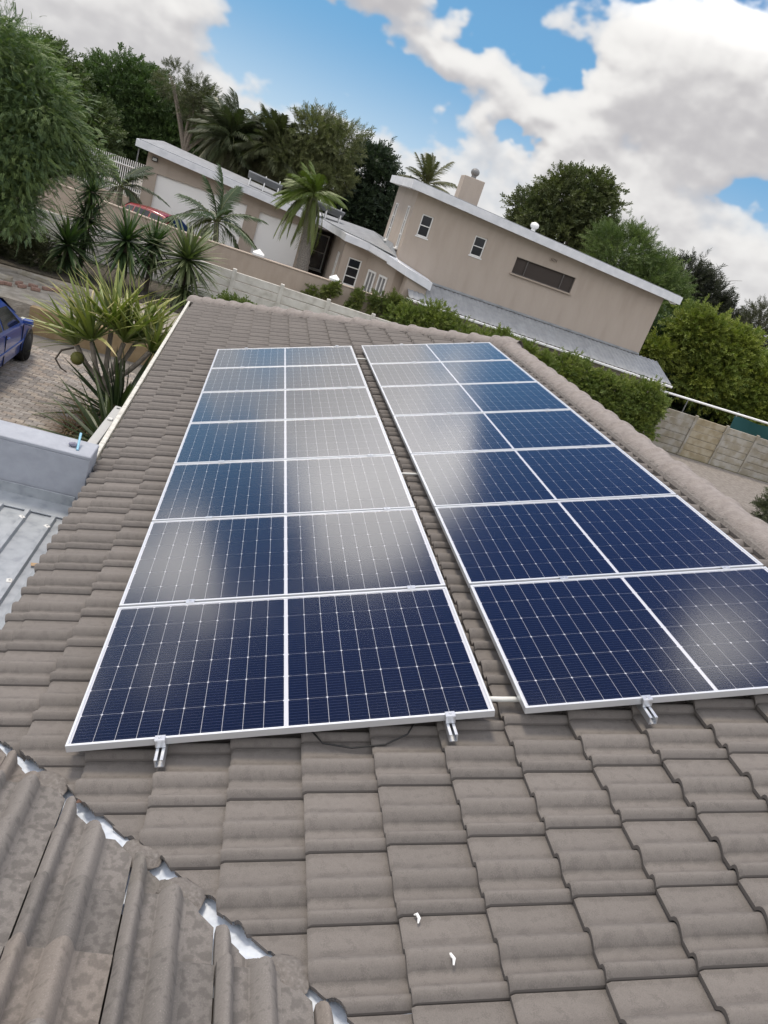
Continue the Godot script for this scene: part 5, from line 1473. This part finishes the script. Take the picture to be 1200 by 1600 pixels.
# ------------------------------------------------------------------ cars
func car(called: String, label: String, at: Vector3, turn: float, paint: Material, hatch: bool, steer: float) -> void:
	var c := thing(called, label, "car", at)
	c.rotation.y = turn
	var zs := [-2.1, -2.02, -1.75, -1.15, -0.9, -0.25, 0.4, 1.0, 1.5, 1.9, 2.05, 2.1]
	var deck := [0.48, 0.66, 0.76, 0.88, 0.93, 0.94, 0.95, 0.96, 0.97, 0.94, 0.86, 0.6]
	var roof := [0.48, 0.66, 0.76, 0.88, 1.0, 1.40, 1.44, 1.42, 1.22, 0.96, 0.86, 0.6]
	if hatch: roof = [0.48, 0.66, 0.76, 0.88, 1.0, 1.42, 1.47, 1.46, 1.42, 1.12, 0.9, 0.6]
	var half := [0.55, 0.7, 0.79, 0.83, 0.84, 0.845, 0.845, 0.84, 0.82, 0.78, 0.74, 0.6]
	var low := [0.32, 0.22, 0.2, 0.19, 0.19, 0.19, 0.19, 0.19, 0.2, 0.24, 0.28, 0.36]
	var rows := []
	for i in zs.size():
		var w: float = half[i]
		var cab: float = roof[i] - deck[i]
		var wr := lerpf(w * 0.88, w * 0.66, clampf(cab / 0.5, 0.0, 1.0))
		var sec := [Vector2(0.0, low[i]), Vector2(w * 0.9, low[i]), Vector2(w * 0.985, low[i] + 0.12), Vector2(w, lerpf(low[i], deck[i], 0.55)), Vector2(w * 0.985, deck[i] - 0.08), Vector2(w * 0.93, deck[i]), Vector2(lerpf(w * 0.93, wr, 0.9), lerpf(deck[i], roof[i], 0.88) + (0.0 if cab > 0.05 else 0.01)), Vector2(wr * 0.85, roof[i] + 0.012), Vector2(0.0, roof[i] + 0.04)]
		var r := PackedVector3Array()
		for p in sec: r.append(Vector3(p.x, p.y, zs[i]))
		for j in range(sec.size() - 2, 0, -1): r.append(Vector3(-sec[j].x, sec[j].y, zs[i]))
		r.reverse()
		rows.append(r)
	var k := MB.new()
	k.grid(rows, true)
	part("body", k.mesh(), paint, c)
	# side glass: polygons just proud of the cabin sides
	for s: float in [-1.0, 1.0]:
		var side := func(z: float, f: float) -> Vector3:
			var i := 0
			while i < zs.size() - 2 and zs[i + 1] < z: i += 1
			var t: float = (z - zs[i]) / (zs[i + 1] - zs[i])
			var w := lerpf(half[i], half[i + 1], t); var d := lerpf(deck[i], deck[i + 1], t); var ro := lerpf(roof[i], roof[i + 1], t)
			var wr := lerpf(w * 0.88, w * 0.66, clampf((ro - d) / 0.5, 0.0, 1.0))
			var a := Vector2(w * 0.93, d); var b := Vector2(lerpf(w * 0.93, wr, 0.9), lerpf(d, ro, 0.88))
			var q := a.lerp(b, f)
			return Vector3(s * (q.x + 0.008), q.y + 0.004, z)
		var spans := [[-0.72, 0.33, -0.22], [0.41, 1.2, 1.05]] if not hatch else [[-0.72, 0.33, -0.22], [0.41, 1.15, 1.15], [1.22, 1.6, 1.55]]
		for e in spans:
			k = MB.new()
			var lo_a: Vector3 = side.call(e[0], 0.08); var lo_b: Vector3 = side.call(e[1], 0.08)
			var hi_a: Vector3 = side.call(maxf(e[0], e[2]) if e[2] < 0.0 else e[0], 0.95); var hi_b: Vector3 = side.call(e[1] if e[2] < 0.0 else e[2], 0.95)
			if s > 0: k.quad(lo_b, lo_a, hi_a, hi_b)
			else: k.quad(lo_a, lo_b, hi_b, hi_a)
			part("side_window", k.mesh(), M.glass_dark, c)
		# door seams, handles, moulding
		for z in [-0.78, 0.37, 1.28]: part("door_seam", boxm(Vector3(s * 0.842, 0.6, z), Vector3(0.02, 0.62, 0.012)), M.black, c)
		for z in [0.2, 1.08]: part("door_handle", boxm(Vector3(s * 0.842, 0.82, z), Vector3(0.03, 0.03, 0.16), 0.01), paint, c)
		part("side_moulding", boxm(Vector3(s * 0.846, 0.55, 0.25), Vector3(0.03, 0.06, 2.3), 0.01), paint, c)
		part("mirror", boxm(Vector3(s * 0.93, 1.0, -0.72), Vector3(0.2, 0.13, 0.12), 0.035), paint, c)
		part("headlight", boxm(Vector3(s * 0.6, 0.66, -2.0), Vector3(0.28, 0.14, 0.12), 0.03), M.lamp_glass, c)
		part("tail_light", boxm(Vector3(s * 0.66, 0.78, 2.04), Vector3(0.2, 0.2, 0.1), 0.03), flat(lin(0.25, 0.01, 0.01), 0.2), c)
		part("indicator", boxm(Vector3(s * 0.842, 0.72, -1.55), Vector3(0.02, 0.035, 0.06), 0.008), M.lamp_glass, c)
		for z: float in [-1.35, 1.3]:
			k = MB.new()
			k.tube([Vector3(s * 0.55, 0.33, z), Vector3(s * 0.846, 0.33, z)], [0.36, 0.36], 24)
			part("wheel_arch", k.mesh(), M.black, c)
			var wt := Transform3D(Basis(Vector3.UP, steer if z < 0 else 0.0), Vector3(s * 0.77, 0.305, z))
			k = MB.new()
			k.tube([Vector3(-0.1, 0, 0), Vector3(-0.095, 0, 0), Vector3(-0.07, 0, 0), Vector3(0.07, 0, 0), Vector3(0.095, 0, 0), Vector3(0.1, 0, 0)], [0.2, 0.275, 0.305, 0.305, 0.275, 0.2], 28)
			var wh := part("wheel", k.mesh(), M.rubber, c, wt)
			k = MB.new()
			k.tube([Vector3(s * 0.09, 0, 0), Vector3(s * 0.108, 0, 0), Vector3(s * 0.112, 0, 0)], [0.19, 0.185, 0.06], 20)
			part("rim", k.mesh(), M.alu, wh)
	k = MB.new()
	var ws := [Vector3(-0.62, 1.0, -0.98), Vector3(0.62, 1.0, -0.98), Vector3(0.5, 1.39, -0.31), Vector3(-0.5, 1.39, -0.31)]
	for i in ws.size(): ws[i] += Vector3(0, 0.045, -0.02)
	k.quad(ws[1], ws[0], ws[3], ws[2])
	part("windscreen", k.mesh(), M.glass_dark, c)
	k = MB.new()
	if hatch: k.quad(Vector3(-0.55, 1.12, 1.92), Vector3(0.55, 1.12, 1.92), Vector3(0.5, 1.42, 1.58), Vector3(-0.5, 1.42, 1.58))
	else: k.quad(Vector3(-0.58, 1.06, 1.82), Vector3(0.58, 1.06, 1.82), Vector3(0.5, 1.42, 1.12), Vector3(-0.5, 1.42, 1.12))
	part("rear_window", k.mesh(), M.glass_dark, c)
	part("bumper", boxm(Vector3(0, 0.42, -2.06), Vector3(1.3, 0.2, 0.14), 0.05), paint if not hatch else M.black, c)
	part("bumper", boxm(Vector3(0, 0.46, 2.06), Vector3(1.4, 0.22, 0.14), 0.05), paint, c)

# ------------------------------------------------------------------
func _ready() -> void:
	rng.seed = 20240
	var cam := Camera3D.new()
	cam.name = "camera"
	cam_t = Transform3D(Basis(Vector3(0.94046997, 0.31704658, 0.12246514), Vector3(-0.24184967, 0.87743112, -0.4142745), Vector3(-0.23879904, 0.35999457, 0.90187523)), Vector3(0.2734582, 5.31849249, 2.39912198))
	cam.transform = cam_t
	cam.fov = 69.8965
	cam_f = 800.0 / tan(deg_to_rad(cam.fov) * 0.5)
	cam.near = 0.05; cam.far = 2000.0
	add_child(cam)
	cam.current = true
	var env := Environment.new()
	env.background_mode = Environment.BG_SKY
	env.tonemap_mode = Environment.TONE_MAPPER_LINEAR
	env.tonemap_exposure = 1.55
	env.sdfgi_enabled = true; env.ssao_enabled = true; env.ssil_enabled = true
	var sky := Sky.new()
	var pano := PanoramaSkyMaterial.new()
	pano.panorama = make_sky()
	sky.sky_material = pano
	env.sky = sky
	var we := WorldEnvironment.new()
	we.name = "environment"
	we.environment = env
	add_child(we)
	var sun := DirectionalLight3D.new()
	sun.name = "sun"
	sun.light_color = Color(1.0, 0.95, 0.88)
	sun.light_energy = 0.55
	sun.light_angular_distance = 13.0
	sun.shadow_enabled = true
	sun.look_at_from_position(Vector3(-3.5, 11.0, -4.2), Vector3.ZERO)
	add_child(sun)
	roof_frame = Transform3D(Basis(Vector3(cth, sth, 0), Vector3(-sth, cth, 0), Vector3.BACK), O)
	wing_frame = Transform3D(Basis(Vector3(0, sth, cth), Vector3(0, cth, -sth), Vector3.LEFT), Vector3(0.4269, 3.047, 0.53))
	make_materials()
	grounds()
	walls()
	neighbour()
	own_house()
	metal_roof()
	solar_panels()
	plants()
	car("blue_car", "dark blue saloon car with turned front wheel parked on the drive", Vector3(-4.86, 0.005, -12.95), 0.03, M.blue_paint, false, 0.4)
	car("red_car", "red hatchback parked behind the beige wall by the garage", Vector3(-3.95, 0.86, -31.6), -PI * 0.5 - 0.5, M.red_paint, true, 0.0)
